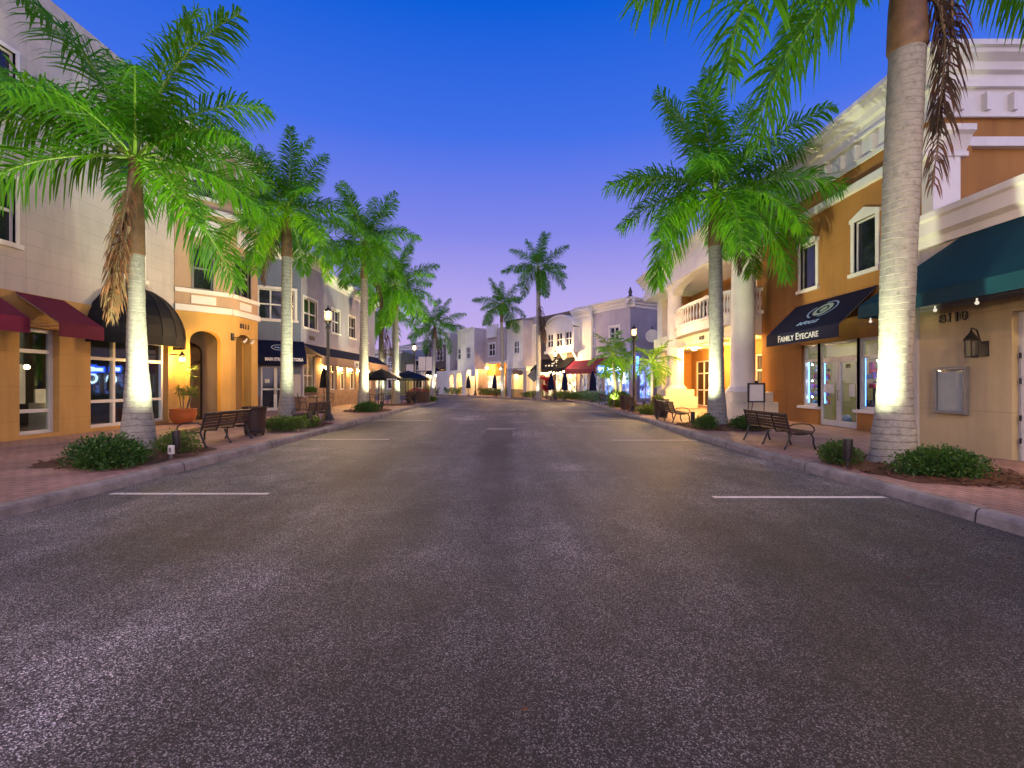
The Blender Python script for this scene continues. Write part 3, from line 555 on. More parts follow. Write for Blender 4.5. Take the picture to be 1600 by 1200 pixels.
uplight(6.2, 30.0, cS2, 230, UL + 'under the small yellow lit palm', col=(1, .98, .35))
uplight(6.9, 31.6, cS3, 170, UL + 'under the small palm behind the lamp', col=(1, .98, .35))
shrub(-6.5, 7.75, .72, .55, .50, 'wide leafy shrub left of the nearest left palm', 2600, .06, 'bush', 1)
shrub(-6.55, 9.35, .42, .45, .44, 'greyer shrub behind the uplight of the nearest left palm', 1300, .05, 'bush2', 2)
shrub(-6.55, 13.9, .80, .55, .42, 'flowering shrub before the palm at the restaurant entrance', 2200, .06, 'bush2', 3)
shrub(-6.35, 15.0, .40, .45, .42, 'small shrub beside the second left bench', 900, .06, 'bush2', 4)
shrub(-6.95, 23.1, .75, .75, .50, 'neat round shrub at the yellow lit palm', 2200, .07, 'bush', 5)
shrub(5.55, 8.15, .36, .40, .38, 'small shrub behind the uplight of the nearest right palm', 1300, .05, 'bush', 6)
shrub(6.2, 6.95, .70, .42, .42, 'wide glossy shrub right of the nearest right palm', 2800, .055, 'bush', 7)
shrub(5.8, 14.35, .36, .45, .45, 'small shrub left of the palm at the round balcony', 1300, .06, 'bush', 8)
shrub(6.95, 14.2, .62, .5, .42, 'spreading shrub right of the palm at the round balcony', 1900, .06, 'bush', 9)
shrub(5.95, 27.6, .55, .5, .95, 'tall bushy shrub glowing from the light inside it', 1500, .12, 'bush2', 10)
shrub(6.55, 28.2, .5, .5, .9, 'tall dark shrub next to the glowing one', 1300, .12, 'bush', 11)
shrub(6.2, 21.6, .6, 1.0, .4, 'low yellowish shrub between the two right hand bins', 1500, .10, 'bush2', 12)
shrub(7.3, 24.0, .35, .35, .8, 'pale leaved shrub in front of the plinth', 600, .14, 'bush2', 13)
shrub(-5.7 - .6, 37.2, .6, .5, .4, 'low shrub at the corner beyond the dark planter box', 700, .11, 'bush2', 14)
uplight(5.7, 27.0, (6.1, 27.8, 1.5), 160, UL + 'inside the glowing shrub', col=(1, .95, .4))
def outlet(x, y, label):
    t = thing('outlet_post', label, 'outlet', (x, y, .17), group='garden outlet boxes'); MB().box(x - .02, x + .02, y - .02, y + .02, .15, .26).build('post', M['greymetal'], t)
    b = MB(); b.box(x - .045, x + .045, y - .03, y + .03, .24, .40); b.build('box', M['board'], t, bevel=.008)
    MB().box(x - .022, x + .022, y - .036, y - .029, .28, .36).build('cover', M['greymetal'], t)
outlet(-6.12, 8.62, 'small pale outlet box right of the nearest left uplight'); outlet(-6.32, 14.5, 'small pale outlet box below the restaurant palm uplight')
# fallen leaves
r = random.Random(5); mb = MB()
for _ in range(170):
    s = r.choice((-1, 1)); x = s * (5.3 if s < 0 else 4.8) - s * abs(r.gauss(0, .45)); y = r.uniform(3.5, 26); a = r.uniform(0, 6.28); l = r.uniform(.012, .04); c, d = math.cos(a), math.sin(a)
    mb.add([(x - c * l, y - d * l, .008), (x + d * l * .4, y - c * l * .4, .018), (x + c * l, y + d * l, .010), (x - d * l * .4, y + c * l * .4, .014)], [(0, 1, 2, 3)], 0)
for px, py in ((820, 1112), (1447, 894), (1420, 905), (905, 700)):
    d = 750 * 1.5 / (py - 600); x = (px - 800) * d / 750
    mb.add([(x - .025, d, .008), (x, d - .014, .016), (x + .025, d, .010), (x, d + .014, .016)], [(0, 1, 2, 3)], 0)
tag(mb.build('leaf_litter', M['chip']), kind='stuff')
# ------------------------------------------------------------------ street furniture
def make_bench():
    t = thing('park_bench', 'x', 'bench', (0, 0, 0), group='slatted metal benches')
    L = .9                                           # half length; local x along the bench, seat faces +y, back at -y
    mb = MB()
    for k in range(6): y = -.14 + .083 * k; z = .43 + .012 * abs(k - 2.2); mb.box(-L, L, y, y + .066, z, z + .018)
    mb.build('seat', M['slat'], t, bevel=.004)
    mb = MB(); tilt = .22
    for k in range(5):
        z = .53 + .078 * k; y = -.175 - (z - .5) * tilt
        mb.add([(-L, y, z), (L, y, z), (L, y - .016, z + .062), (-L, y - .016, z + .062), (-L, y - .02, z - .004), (L, y - .02, z - .004), (L, y - .036, z + .058), (-L, y - .036, z + .058)], [(0, 1, 2, 3), (4, 7, 6, 5), (0, 4, 5, 1), (1, 5, 6, 2), (2, 6, 7, 3), (3, 7, 4, 0)])
    mb.tube([(-L, -.285, .925), (L, -.285, .925)], .021, 8); mb.build('backrest', M['slat'], t)
    mb = MB()
    for x in (-L + .03, -.32, .32, L - .03): mb.tube([(x, -.155, .42), (x, -.205, .56), (x, -.25, .75), (x, -.285, .93)], .020, 6); mb.tube([(x, -.16, .42), (x, .12, .415), (x, .33, .43)], .018, 6)
    mb.build('frame', M['iron'], t)
    for x in (-L + .03, 0, L - .03):
        MB().tube([(x, -.15, .42), (x, -.20, .28), (x, -.26, .10), (x, -.31, 0)], [.024, .022, .022, .026], 7).build('leg', M['iron'], t)
        MB().tube([(x, .30, .42), (x, .36, .30), (x, .36, .16), (x, .41, 0)], [.024, .022, .022, .026], 7).build('leg', M['iron'], t)
    for x in (-L + .03, L - .03):
        MB().tube([(x, -.215, .60), (x, -.10, .665), (x, .12, .68), (x, .28, .655), (x, .37, .58), (x, .385, .50), (x, .33, .44), (x, .20, .40), (x, .02, .385), (x, -.12, .41)], .017, 7).build('armrest', M['iron'], t)
    return t
def make_bin():
    t = thing('litter_bin', 'x', 'litter bin', (0, 0, 0), group='slatted metal litter bins')
    mb = MB(); n = 26
    for k in range(n):
        a = 2 * math.pi * k / n; c, s = math.cos(a), math.sin(a); w = .026
        pts = []
        for rr, z in ((.235, .05), (.255, .35), (.275, .66), (.305, .76)):
            for d in (-w, w): pts.append((c * rr - s * d, s * rr + c * d, z))
        ins = [(p[0] * .965, p[1] * .965, p[2]) for p in pts]
        mb.add(pts, [(0, 1, 3, 2), (2, 3, 5, 4), (4, 5, 7, 6)]); mb.add(ins, [(0, 1, 3, 2), (2, 3, 5, 4), (4, 5, 7, 6)])
    mb.build('slat_shell', M['slat'], t, solid=.008)
    b = MB(); b.lathe([(.243, .12), (.250, .12), (.250, .17), (.243, .17)], n=26, cap=False); b.lathe([(.262, .58), (.270, .58), (.272, .63), (.264, .63)], n=26, cap=False); b.build('band', M['iron'], t)
    MB().lathe([(.02, .06), (.215, .06), (.235, .70), (.225, .70), (.20, .10)], n=24, cap=False).build('liner', M['iron'], t)
    MB().lathe([(.235, .70), (.26, .715), (.255, .735), (.17, .75), (.15, .735)], n=26, cap=False).build('rim', M['iron'], t)
    for k in range(4):
        a = math.pi / 2 * k + .6; MB().box(.2 * math.cos(a) - .02, .2 * math.cos(a) + .02, .2 * math.sin(a) - .02, .2 * math.sin(a) + .02, 0, .06).build('foot', M['iron'], t)
    return t
def make_lamp():
    t = thing('street_lamp', 'x', 'street lamp', (0, 0, 0), group='acorn street lamps')
    MB().lathe([(.24, 0), (.24, .05), (.20, .09), (.19, .16), (.13, .26), (.12, .5), (.095, .58), (.075, .62)], n=14).build('base', M['iron'], t)
    mb = MB(); mb.lathe([(.066, .6), (.058, 2.2), (.05, 3.5), (.05, 3.52)], n=14); mb.lathe([(.07, 1.0), (.078, 1.03), (.07, 1.06)], n=14); mb.lathe([(.05, 3.40), (.085, 3.44), (.085, 3.50), (.05, 3.55), (.10, 3.66), (.14, 3.70), (.14, 3.73)], n=14); mb.build('pole', M['iron'], t)
    g = MB(); g.lathe([(.085, 3.735), (.125, 3.82), (.13, 3.92), (.12, 4.03), (.105, 4.07)], n=16, cap=False); g.build('globe', M['globe'], t); MB().ball((0, 0, 3.9), .042, 10, 6, sz=1.5).build('bulb', M['lamp'], t)
    MB().lathe([(.135, 4.065), (.15, 4.085), (.11, 4.15), (.05, 4.20), (.02, 4.24), (.028, 4.27), (.008, 4.33)], n=14).build('cap', M['iron'], t)
    return t
proto = {}
def place(kind, x, y, rz, label, z=.146):
    mk = {'bench': make_bench, 'bin': make_bin, 'lamp': make_lamp}[kind]
    if kind not in proto: proto[kind] = mk(); o = proto[kind]
    else: o = copy_tree(proto[kind])
    o.location = (x, y, z); o.rotation_euler = (0, 0, rz); o['label'] = label
    if kind == 'bench': o.scale = (1, .9, .79)
    return o
LF, RT = R(90), R(-90)                               # seat towards -X / +X
place('bench', -6.72, 11.0, LF, 'slatted bench beside the slatted bin in front of the yellow arches')
place('bench', -6.85, 16.55, LF, 'slatted bench at the foot of the near left street lamp')
place('bench', -7.0, 32.9, LF, 'small distant bench by the palm among the umbrellas')
place('bench', 5.88, 10.75, RT, 'largest bench, in front of the eye clinic shop')
place('bench', 5.78, 17.4, RT, 'slatted bench against the bin before the round balcony')
place('bench', 5.85, 23.1, RT, 'slatted bench before the right hand street lamp')
place('bench', 5.95, 30.5, RT, 'pale looking bench furthest along the right kerb')
place('bin', -6.78, 12.65, 0, 'slatted bin next to the bench by the yellow arches')
place('bin', 5.82, 18.75, .1, 'slatted bin at the end of the bench before the balcony')
place('bin', 5.95, 25.2, .2, 'slatted bin next to the glowing shrub')
place('lamp', -6.9, 18.0, 0, 'lit street lamp on the left before the lavender wall')
place('lamp', -6.9, 33.9, 0, 'lit street lamp beyond the patio umbrellas at the corner')
place('lamp', 6.05, 23.8, 0, 'lit street lamp above the small palms on the right')
place('lamp', 3.75, 41.6, 0, 'lit street lamp before the black awning of the bay window shop')
place('lamp', -4.3, 56.3, 0, 'lit street lamp before the orange glowing porch, furthest away')
place('lamp', -6.9, 1.6, 0, 'street lamp on the left pavement beside the camera'); place('lamp', 6.25, 2.6, 0, 'street lamp on the right pavement beside the camera')
place('lamp', -6.9, -13, 0, 'street lamp on the left pavement behind the camera'); place('lamp', 6.2, -12, 0, 'street lamp on the right pavement behind the camera')

# terracotta pot with a spiky dracaena
t = thing('potted_plant', 'round orange glazed pot with a thin spiky plant against the yellow wall', 'potted plant', (-11.2, 16.35, .146))
c = (-11.2, 16.35, .146)
MB().lathe([(.22, 0), (.27, .02), (.36, .16), (.40, .32), (.385, .46), (.41, .49), (.41, .52), (.375, .52), (.35, .44)], c, 28, cap=False).build('pot', M['terracotta'], t)
MB().lathe([(.001, .44), (.36, .44)], c, 20, cap=False).build('soil', M['soil'], t)
r = random.Random(9); st = MB(); lv = MB()
for k in range(7):
    a = r.uniform(0, 6.28); q = r.uniform(.05, .30); h = r.choice((.6, .75, .9, 1.1, 1.45)); p = [Vector(c) + Vector((q * .4 * math.cos(a), q * .4 * math.sin(a), .42)), Vector(c) + Vector((q * math.cos(a), q * math.sin(a), .42 + h * .6)), Vector(c) + Vector((q * 1.1 * math.cos(a + .2), q * 1.1 * math.sin(a + .2), .42 + h))]
    st.tube(p, [.018, .013, .009], 6)
    for z in ((.55, 1) if h > .8 else (1,)):
        o = p[1].lerp(p[2], z)
        for j in range(26):
            d = Vector((r.gauss(0, 1), r.gauss(0, 1), r.gauss(.25, .7))).normalized(); l = r.uniform(.2, .34); sd = d.orthogonal().normalized() * .010
            lv.add([o - sd, o + sd, o + d * l * .6 + sd, o + d * l * .6 - sd, o + d * l + Vector((0, 0, -.05))], [(0, 1, 2, 3), (3, 2, 4)], 0)
st.build('stems', M['stem'], t); lv.build('foliage', M['bush2'], t)

# patio umbrellas, bistro sets
def umbrella(x, y, rad, zt, label, m='blackcanvas', mark=False):
    t = thing('patio_umbrella', label, 'umbrella', (x, y, .146), group='patio umbrellas'); n = 8; mb = MB(); h = .5; vs = [(x, y, zt)]
    for ring, (q, dz) in enumerate(((.5, -.22), (1, -.55), (1, -.70))):
        for k in range(n):
            a = 2 * math.pi * (k + .5) / n; vs.append((x + rad * q * math.cos(a), y + rad * q * math.sin(a), zt + dz * h / .5))
    fs = [(0, 1 + k, 1 + (k + 1) % n) for k in range(n)]
    for rg in range(2): fs += [(1 + rg * n + k, 1 + (rg + 1) * n + k, 1 + (rg + 1) * n + (k + 1) % n, 1 + rg * n + (k + 1) % n) for k in range(n)]
    cp = mb.add(vs, fs).build('canopy', M[m], t, solid=.006)
    if mark:                                         # pale unreadable word on the valance facing the road
        w = MB()
        r = random.Random(3); a = R(-67.5); p0 = Vector((x + rad * 1.012 * math.cos(a), y + rad * 1.012 * math.sin(a), zt - .635)); 
        a2 = R(-22.5); p1 = Vector((x + rad * 1.012 * math.cos(a2), y + rad * 1.012 * math.sin(a2), zt - .635))
        for k in range(7):
            q = .16 + k * .1; b = p0.lerp(p1, q); e = p0.lerp(p1, q + .07); w.quad(b + Vector((0, 0, -.05)), e + Vector((0, 0, -.05)), e + Vector((0, 0, .05 - .02 * (k % 2))), b + Vector((0, 0, .05)))
        w.build('printed_mark', M['ink'], cp)
    MB().tube([(x, y, .15), (x, y, zt + .06)], .022, 8).build('pole', M['iron'], t)
    rb = MB()
    for k in range(n):
        a = 2 * math.pi * (k + .5) / n; rb.tube([(x, y, zt - .03), (x + rad * .97 * math.cos(a), y + rad * .97 * math.sin(a), zt - .56)], .008, 4)
    rb.build('ribs', M['iron'], t); MB().lathe([(.24, 0), (.24, .04), (.06, .09), (.03, .22)], (x, y, .146), 14).build('base', M['iron'], t)
def closed_umbrella(x, y, zb, zt, rad, label, m='blackcanvas'):
    t = thing('closed_umbrella', label, 'umbrella', (x, y, .146), group='folded patio umbrellas'); vs = []; n = 16; fs = []
    for i, (q, z) in enumerate(((1, 0), (.96, .12), (.8, .5), (.5, .8), (.18, 1))):
        for k in range(n): a = 2 * math.pi * k / n; rr = rad * q * (1 + .18 * (-1) ** k); vs.append((x + rr * math.cos(a), y + rr * math.sin(a), zb + (zt - zb) * z))
        if i: fs += [((i - 1) * n + k, (i - 1) * n + (k + 1) % n, i * n + (k + 1) % n, i * n + k) for k in range(n)]
    MB().add(vs, fs).build('canopy', M[m], t); MB().tube([(x, y, .15), (x, y, zt + .08)], .022, 8).build('pole', M['iron'], t); MB().lathe([(.24, 0), (.24, .04), (.06, .09), (.03, .22)], (x, y, .146), 14).build('base', M['iron'], t)
umbrella(-8.05, 29.6, 1.30, 2.42, 'open black patio umbrella with a pale word on its edge', mark=True)
umbrella(-7.4, 34.2, 1.55, 2.45, 'open black patio umbrella behind the palm at the corner')
closed_umbrella(-9.75, 24.9, 1.3, 2.35, .20, 'folded black umbrella in front of the restaurant window')
for i, (x, y, lb) in enumerate(((4.35, 39.6, 'folded navy umbrella beside the tan pillar, furthest right of the two under the bulbs'), (3.35, 41.2, 'folded navy umbrella under the string of bulbs'), (6.1, 36.2, 'folded navy umbrella before the blue lit bar window'), (-1.9, 52.2, 'thin folded umbrella before the orange porch'), (-5.2, 57.2, 'dark folded umbrella beside the lit shop door'))): closed_umbrella(x, y, 1.0, 2.5, .24, lb, 'navy')
def make_chair():
    t = thing('bistro_chair', 'x', 'chair', (0, 0, 0), group='iron bistro chairs'); mb = MB()
    mb.lathe([(.2, .44), (.205, .455), (.2, .47)], n=18); mb.build('seat', M['iron'], t)
    for x, y in ((-.15, -.14), (.15, -.14), (-.16, .15), (.16, .15)): MB().tube([(x, y, .45), (x * 1.25, y * 1.3, 0)], .011, 6).build('leg', M['iron'], t)
    mb = MB(); mb.tube([(-.19, -.17, .45), (-.20, -.22, .8), (-.12, -.24, .90), (.12, -.24, .90), (.20, -.22, .8), (.19, -.17, .45)], .011, 6)
    for k in range(5): x = -.13 + .065 * k; mb.tube([(x, -.19, .47), (x, -.235, .88)], .006, 5)
    mb.build('backrest', M['iron'], t)
    for s in (-1, 1): MB().tube([(s * .20, -.2, .66), (s * .24, 0, .68), (s * .23, .14, .62), (s * .19, .14, .45)], .010, 6).build('armrest', M['iron'], t)
    return t
def make_table():
    t = thing('bistro_table', 'x', 'table', (0, 0, 0), group='round iron bistro tables'); MB().lathe([(.40, .70), (.41, .715), (.40, .73)], n=24).build('tabletop', M['iron'], t)
    MB().tube([(0, 0, .02), (0, 0, .71)], .028, 8).build('pedestal', M['iron'], t); MB().lathe([(.26, 0), (.25, .03), (.04, .07)], n=18).build('base', M['iron'], t); return t
ch, tb = None, None
for (x, y, lb) in ((-9.75, 24.0, 'before the restaurant window'), (-8.05, 28.9, 'under the marked black umbrella'), (-7.3, 33.6, 'behind the corner palm'), (-8.6, 32.0, 'between the two open umbrellas')):
    tb = make_table() if tb is None else copy_tree(tb0); tb0 = tb; tb.location = (x, y, .146); tb['label'] = 'round iron table ' + lb
    for a, w in ((200, 'facing the wall side'), (-20, 'turned to the road side')):
        c = make_chair() if ch is None else copy_tree(ch); ch = c; q = .66
        c.location = (x + q * math.cos(R(a)), y + q * math.sin(R(a)), .146); c.rotation_euler = (0, 0, R(a + 90)); c['label'] = 'iron bistro chair on the %s side of the table %s' % ('wall' if a == 200 else 'road', lb)

# dark planter box at the corner
t = thing('planter_box', 'long dark red brown planter box on the corner pavement', 'planter', (-6.95, 35.6, .146))
b = MB(); b.box(-7.75, -6.15, 35.2, 36.0, .146, .92); b.box(-7.8, -6.1, 35.15, 36.05, .86, .95); b.build('box', M['slat'], t, bevel=.015)
b = MB()
for k in range(9): b.box(-7.74 + .19 * k, -7.62 + .19 * k, 35.17, 35.2, .18, .86)
b.build('staves', M['slat'], t); MB().box(-7.7, -6.2, 35.25, 35.95, .9, .955).build('soil', M['soil'], t)
lv = MB(); r = random.Random(4); leaf_cloud(lv, (-6.95, 35.6, 1.0), .75, .35, .16, 700, .09, r); lv.build('foliage', M['redleaf'], t)

# easel sign in front of the portico
t = thing('easel_sign', 'black framed sign board on thin legs in front of the right column', 'sign', (8.75, 17.2, .146)); x, y = 8.75, 17.2
for s in (-1, 1): MB().tube([(x + s * .29, y, .146), (x + s * .27, y, 1.52)], .016, 6).build('leg', M['iron'], t)
MB().tube([(x, y + .45, .146), (x, y + .05, 1.5)], .014, 6).build('leg', M['iron'], t)
f = MB(); f.box(x - .31, x + .31, y - .03, y + .02, 1.48, 1.54); f.box(x - .31, x + .31, y - .03, y + .02, .84, .89); f.box(x - .31, x - .25, y - .03, y + .02, .89, 1.48); f.box(x + .25, x + .31, y - .03, y + .02, .89, 1.48); f.box(x - .05, x + .05, y - .02, y + .02, 1.54, 1.62); f.build('frame', M['iron'], t)
MB().box(x - .25, x + .25, y - .016, y + .01, .89, 1.48).build('panel', M['board'], t)

# far signs, red plant
t = thing('diamond_sign', 'dark diamond road sign seen from behind beside the tall palm', 'road sign', (2.02, 44.2, .15))
MB().tube([(2.02, 44.2, .1), (2.02, 44.2, 2.9)], .035, 8).build('post', M['greymetal'], t); a = .63; MB().add([(2.02 + i * a, 44.1 + j, 2.28 + k * a) for j in (0, .02) for i, k in ((1, 0), (0, 1), (-1, 0), (0, -1))], [(0, 3, 2, 1), (4, 5, 6, 7), (0, 1, 5, 4), (1, 2, 6, 5), (2, 3, 7, 6), (3, 0, 4, 7)]).build('plate', M['signback'], t)
t = thing('road_sign', 'pale rectangular sign plates on a dark post across the street', 'road sign', (-8.1, 45.0, .02))
MB().tube([(-8.1, 45, 0), (-8.1, 45, 4.2)], .05, 8).build('post', M['iron'], t); MB().box(-8.75, -8.1, 44.9, 44.94, 2.75, 4.05).build('plate', M['board'], t); MB().box(-8.05, -7.5, 44.9, 44.94, 2.75, 4.05).build('plate', M['board'], t); MB().box(-8.55, -8.12, 44.9, 44.94, 1.9, 2.65).build('plate', M['paper'], t)
t = thing('hanging_banner', 'lavender banner sign left of the corner street lamp', 'banner', (-9.9, 46.5, .02)); MB().tube([(-10.3, 46.5, 0), (-10.3, 46.5, 3.6)], .04, 8).build('post', M['iron'], t); MB().box(-10.25, -9.35, 46.48, 46.51, 2.3, 3.4).build('cloth', M['board'], t)
t = thing('red_plant', 'red leaved plant in the bed beneath the far street lamp', 'plant', (3.15, 43.3, .15)); r = random.Random(8); lv = MB(); st = MB()
for k in range(16):
    a = r.uniform(0, 6.28); q = r.uniform(.1, .65); h = r.uniform(.9, 2.3); p = Vector((3.15 + q * math.cos(a), 43.3 + q * math.sin(a), h)); st.tube([(3.15 + q * .3 * math.cos(a), 43.3 + q * .3 * math.sin(a), .1), p], .02, 5)
    for j in range(34):
        d = Vector((r.gauss(0, 1), r.gauss(0, 1), r.gauss(.6, .6))).normalized(); l = r.uniform(.3, .5); sd = d.orthogonal().normalized() * .05; lv.add([p, p + d * l * .5 + sd, p + d * l, p + d * l * .5 - sd], [(0, 1, 2, 3)], 0, True)
st.build('stems', M['stem'], t); lv.build('foliage', M['redleaf'], t)
hedge([(6.3, 34.5), (6.2, 37.4), (5.5, 39.9), (3.7, 42.6)], 1.1, .55, 'loose low hedge curving along the right kerb before the bar windows', 4200, 'bush2', 3, .13)
hedge([(8.3, 34.6), (6.9, 38.0), (5.2, 40.8), (3.9, 42.8)], .6, .75, 'darker hedge behind it in front of the bar terrace', 2600, 'bush', 5, .12)
hedge([(2.6, 44.6), (1.2, 46.8)], 1.2, .6, 'hedge at the foot of the tallest palm and diamond sign', 1200, 'bush2', 6, .13)
hedge([(-.5, 50.0), (-3.6, 54.6)], 1.2, .8, 'hedge in front of the orange glowing porch', 1800, 'bush', 7, .14)
hedge([(-6.0, 58.6), (-8.6, 63.4)], 1.2, .8, 'hedge in front of the arched cream building', 1700, 'bush', 8, .14)
hedge([(-9.3, 64.8), (-12.5, 71.0)], 1.3, .9, 'hedge before the brown building with the arched window', 1500, 'bush', 9, .15)
# ------------------------------------------------------------------ buildings
class Facade:
    def __init__(s, fr, root, u0, u1, z0, z1, m, n=0, depth=.22, name='wall', mats=None):
        s.fr, s.root, s.b, s.m, s.n, s.d, s.name = fr, root, (u0, u1, z0, z1), m, n, depth, name; s.h = []
    def hole(s, u0, u1, z0, z1, arch=0): s.h.append((u0, u1, z0, z1, arch)); return s
    def win(s, u0, u1, z0, z1, nx=1, ny=2, glass='glass', frame='white', trim=.10, rec=.10, sill=True, arch=0, peak=0, mw=.035, hole=True, name='window'):
        if hole: s.hole(u0, u1, z0, z1, arch)
        n = s.n; g = MB(s.fr)
        if arch:
            k = 10; pts = [(u0, n - rec, z0), (u1, n - rec, z0)] + [((u0 + u1) / 2 + (u1 - u0) / 2 * math.cos(math.pi * i / k), n - rec, z1 - arch + arch * math.sin(math.pi * i / k)) for i in range(k + 1)]
            g.add(pts, [tuple(range(len(pts)))])
        else: g.box(u0 - .01, u1 + .01, n - rec - .015, n - rec, z0 - .01, z1 + .01)
        w = g.build(name, M[glass], s.root)
        f = MB(s.fr); e = .028; zt = z1 - arch
        if trim:
            f.box(u0 - trim, u0, n - rec + .002, n + e, z0, zt); f.box(u1, u1 + trim, n - rec + .002, n + e, z0, zt)
            if not arch and not peak: f.box(u0 - trim, u1 + trim, n - rec + .002, n + e, z1, z1 + trim * 1.2)
            if peak:
                a, b = u0 - trim, u1 + trim; f.extr([(0, 0)] * 0 + [(n - rec + .002, z1), (n + e + .02, z1), (n + e + .02, z1 + .10), (n - rec + .002, z1 + .10)], a - .04, b + .04)
                q = [(a - .04, z1 + .102), (b + .04, z1 + .102), ((a + b) / 2, z1 + .102 + peak)]
                f.add([(u, n - .02, z) for u, z in q] + [(u, n + e + .02, z) for u, z in q], [(2, 1, 0), (3, 4, 5), (0, 1, 4, 3), (1, 2, 5, 4), (2, 0, 3, 5)])
            if sill: f.box(u0 - trim - .05, u1 + trim + .05, n - rec + .002, n + e + .06, z0 - .11, z0)
            else: f.box(u0 - trim, u1 + trim, n - rec + .002, n + e, z0 - trim, z0)
            if arch:
                k = 10; c = (u0 + u1) / 2; ra, rb = (u1 - u0) / 2, arch
                for i in range(k):
                    t0, t1 = math.pi * i / k, math.pi * (i + 1) / k
                    P = [(c + (ra + q) * math.cos(t), zt + (rb + q) * math.sin(t)) for t in (t0, t1) for q in (0, trim)]
                    f.add([(u, nn, z) for nn in (n - rec + .002, n + e) for u, z in P], [(4, 5, 7, 6), (0, 2, 6, 4), (1, 5, 7, 3), (0, 1, 3, 2)])
        for i in range(1, nx): u = u0 + (u1 - u0) * i / nx; f.box(u - mw, u + mw, n - rec + .002, n - rec + .045, z0, z1 - (.0 if not arch else .05))
        for j in range(1, ny): z = z0 + (zt - z0) * j / ny; f.box(u0, u1, n - rec + .003, n - rec + .04, z - mw, z + mw)
        for a, b in ((u0, u0 + mw * 1.4), (u1 - mw * 1.4, u1)): f.box(a, b, n - rec + .004, n - rec + .038, z0, zt)
        f.box(u0, u1, n - rec + .005, n - rec + .037, z0, z0 + mw * 1.4); f.box(u0, u1, n - rec + .005, n - rec + .037, zt - mw * 1.4, zt)
        f.build('frame', M[frame], w); return w
    def finish(s, extra=None):
        u0, u1, z0, z1 = s.b; mb = MB(s.fr); n = s.n
        us = sorted({u0, u1} | {min(max(q, u0), u1) for h in s.h for q in h[:2]}); zs = sorted({z0, z1} | {min(max(q, z0), z1) for h in s.h for q in h[2:4]})
        for a, b in zip(us, us[1:]):
            for c, d in zip(zs, zs[1:]):
                x, z = (a + b) / 2, (c + d) / 2
                if not any(h[0] < x < h[1] and h[2] < z < h[3] for h in s.h): mb.quad((a, n, c), (b, n, c), (b, n, d), (a, n, d))
        for (a, b, c, d, ar) in s.h:
            a, b = max(a, u0), min(b, u1); D = n - s.d; zt = d - ar
            mb.quad((a, n, c), (a, D, c), (a, D, zt), (a, n, zt)); mb.quad((b, n, c), (b, n, zt), (b, D, zt), (b, D, c)); mb.quad((a, n, c), (b, n, c), (b, D, c), (a, D, c))
            if ar:
                k = 14; P = [((a + b) / 2 - (b - a) / 2 * math.cos(math.pi * i / k), zt + ar * math.sin(math.pi * i / k)) for i in range(k + 1)]
                for p, q in zip(P, P[1:]): mb.quad((p[0], n, p[1]), (q[0], n, q[1]), (q[0], n, d), (p[0], n, d)); mb.quad((p[0], n, p[1]), (p[0], D, p[1]), (q[0], D, q[1]), (q[0], n, q[1]))
            else: mb.quad((a, n, d), (a, D, d), (b, D, d), (b, n, d))
        if extra: extra(mb)
        return mb.build(s.name, M[s.m], s.root)
def shell(fr, root, u0, u1, z0, z1, D, m, n=0, roofz=None, near=True):
    mb = MB(fr); near and mb.quad((u0, n, z0), (u0, -D, z0), (u0, -D, z1), (u0, n, z1)); mb.quad((u1, n, z0), (u1, n, z1), (u1, -D, z1), (u1, -D, z0)); mb.quad((u0, -D, z0), (u1, -D, z0), (u1, -D, z1), (u0, -D, z1)); mb.build('side_wall', M[m], root)
    rz = roofz or z1 - .35; MB(fr).box(u0 + .01, u1 - .01, -D + .01, n - .01, rz - .15, rz).build('roof', M['palegrey'], root)
def band(fr, root, u0, u1, z0, z1, n0, n1, m='white', name='moulding'): return MB(fr).box(u0, u1, n0, n1, z0, z1).build(name, M[m], root)
def cornice(fr, root, u0, u1, zt, h=.6, out=.45, n=0, m='white'):
    P = [(n + .001, zt - h), (n + .06, zt - h), (n + .06, zt - h * .72), (n + out * .35, zt - h * .66), (n + out * .45, zt - h * .45), (n + out * .8, zt - h * .30), (n + out * .85, zt - h * .2), (n + out, zt - h * .16), (n + out, zt), (n + .001, zt)]
    return MB(fr).extr(P, u0, u1).build('cornice', M[m], root)
def awning(fr, root, u0, u1, zt, zf, proj, val, m, mval=None, n=0, closed=False, bars=True):
    mb = MB(fr); a = (u0, n + .02, zt); b = (u1, n + .02, zt); c = (u1, n + proj, zf); d = (u0, n + proj, zf); mb.quad(a, b, c, d, 0)
    mb.quad(d, c, (u1, n + proj + .005, zf - val), (u0, n + proj + .005, zf - val), 1)
    for u in (u0, u1):
        if closed: mb.add([(u, n + .02, zt), (u, n + proj, zf), (u, n + .02, zf)], [(0, 1, 2)], 0)
        mb.quad((u, n + proj, zf), (u, n + .02, zf), (u, n + .02, zf - val), (u, n + proj, zf - val), 1) if closed else None
    o = mb.build('awning', [M[m], M[mval or m]], root, solid=.012)
    f = MB(fr)
    for k in range(3 if bars else 0):
        u = u0 + .03 + (u1 - u0 - .06) * k / 2; f.tube([fr_inv(u, n + .03, zt - .05), fr_inv(u, n + proj - .03, zf - .02), fr_inv(u, n + .03, zf - .02)], .014, 5)
    if bars: f.tube([fr_inv(u0 + .02, n + proj - .03, zf - val + .02), fr_inv(u1 - .02, n + proj - .03, zf - val + .02)], .014, 5); f.build('frame', M['greymetal'], o)
    return o
fr_inv = lambda u, n, z: (u, n, z)
def globe_light(root, p, rad, m='warm', name='wall_light'): return MB().ball(p, rad, 12, 7).build(name, M[m], root)
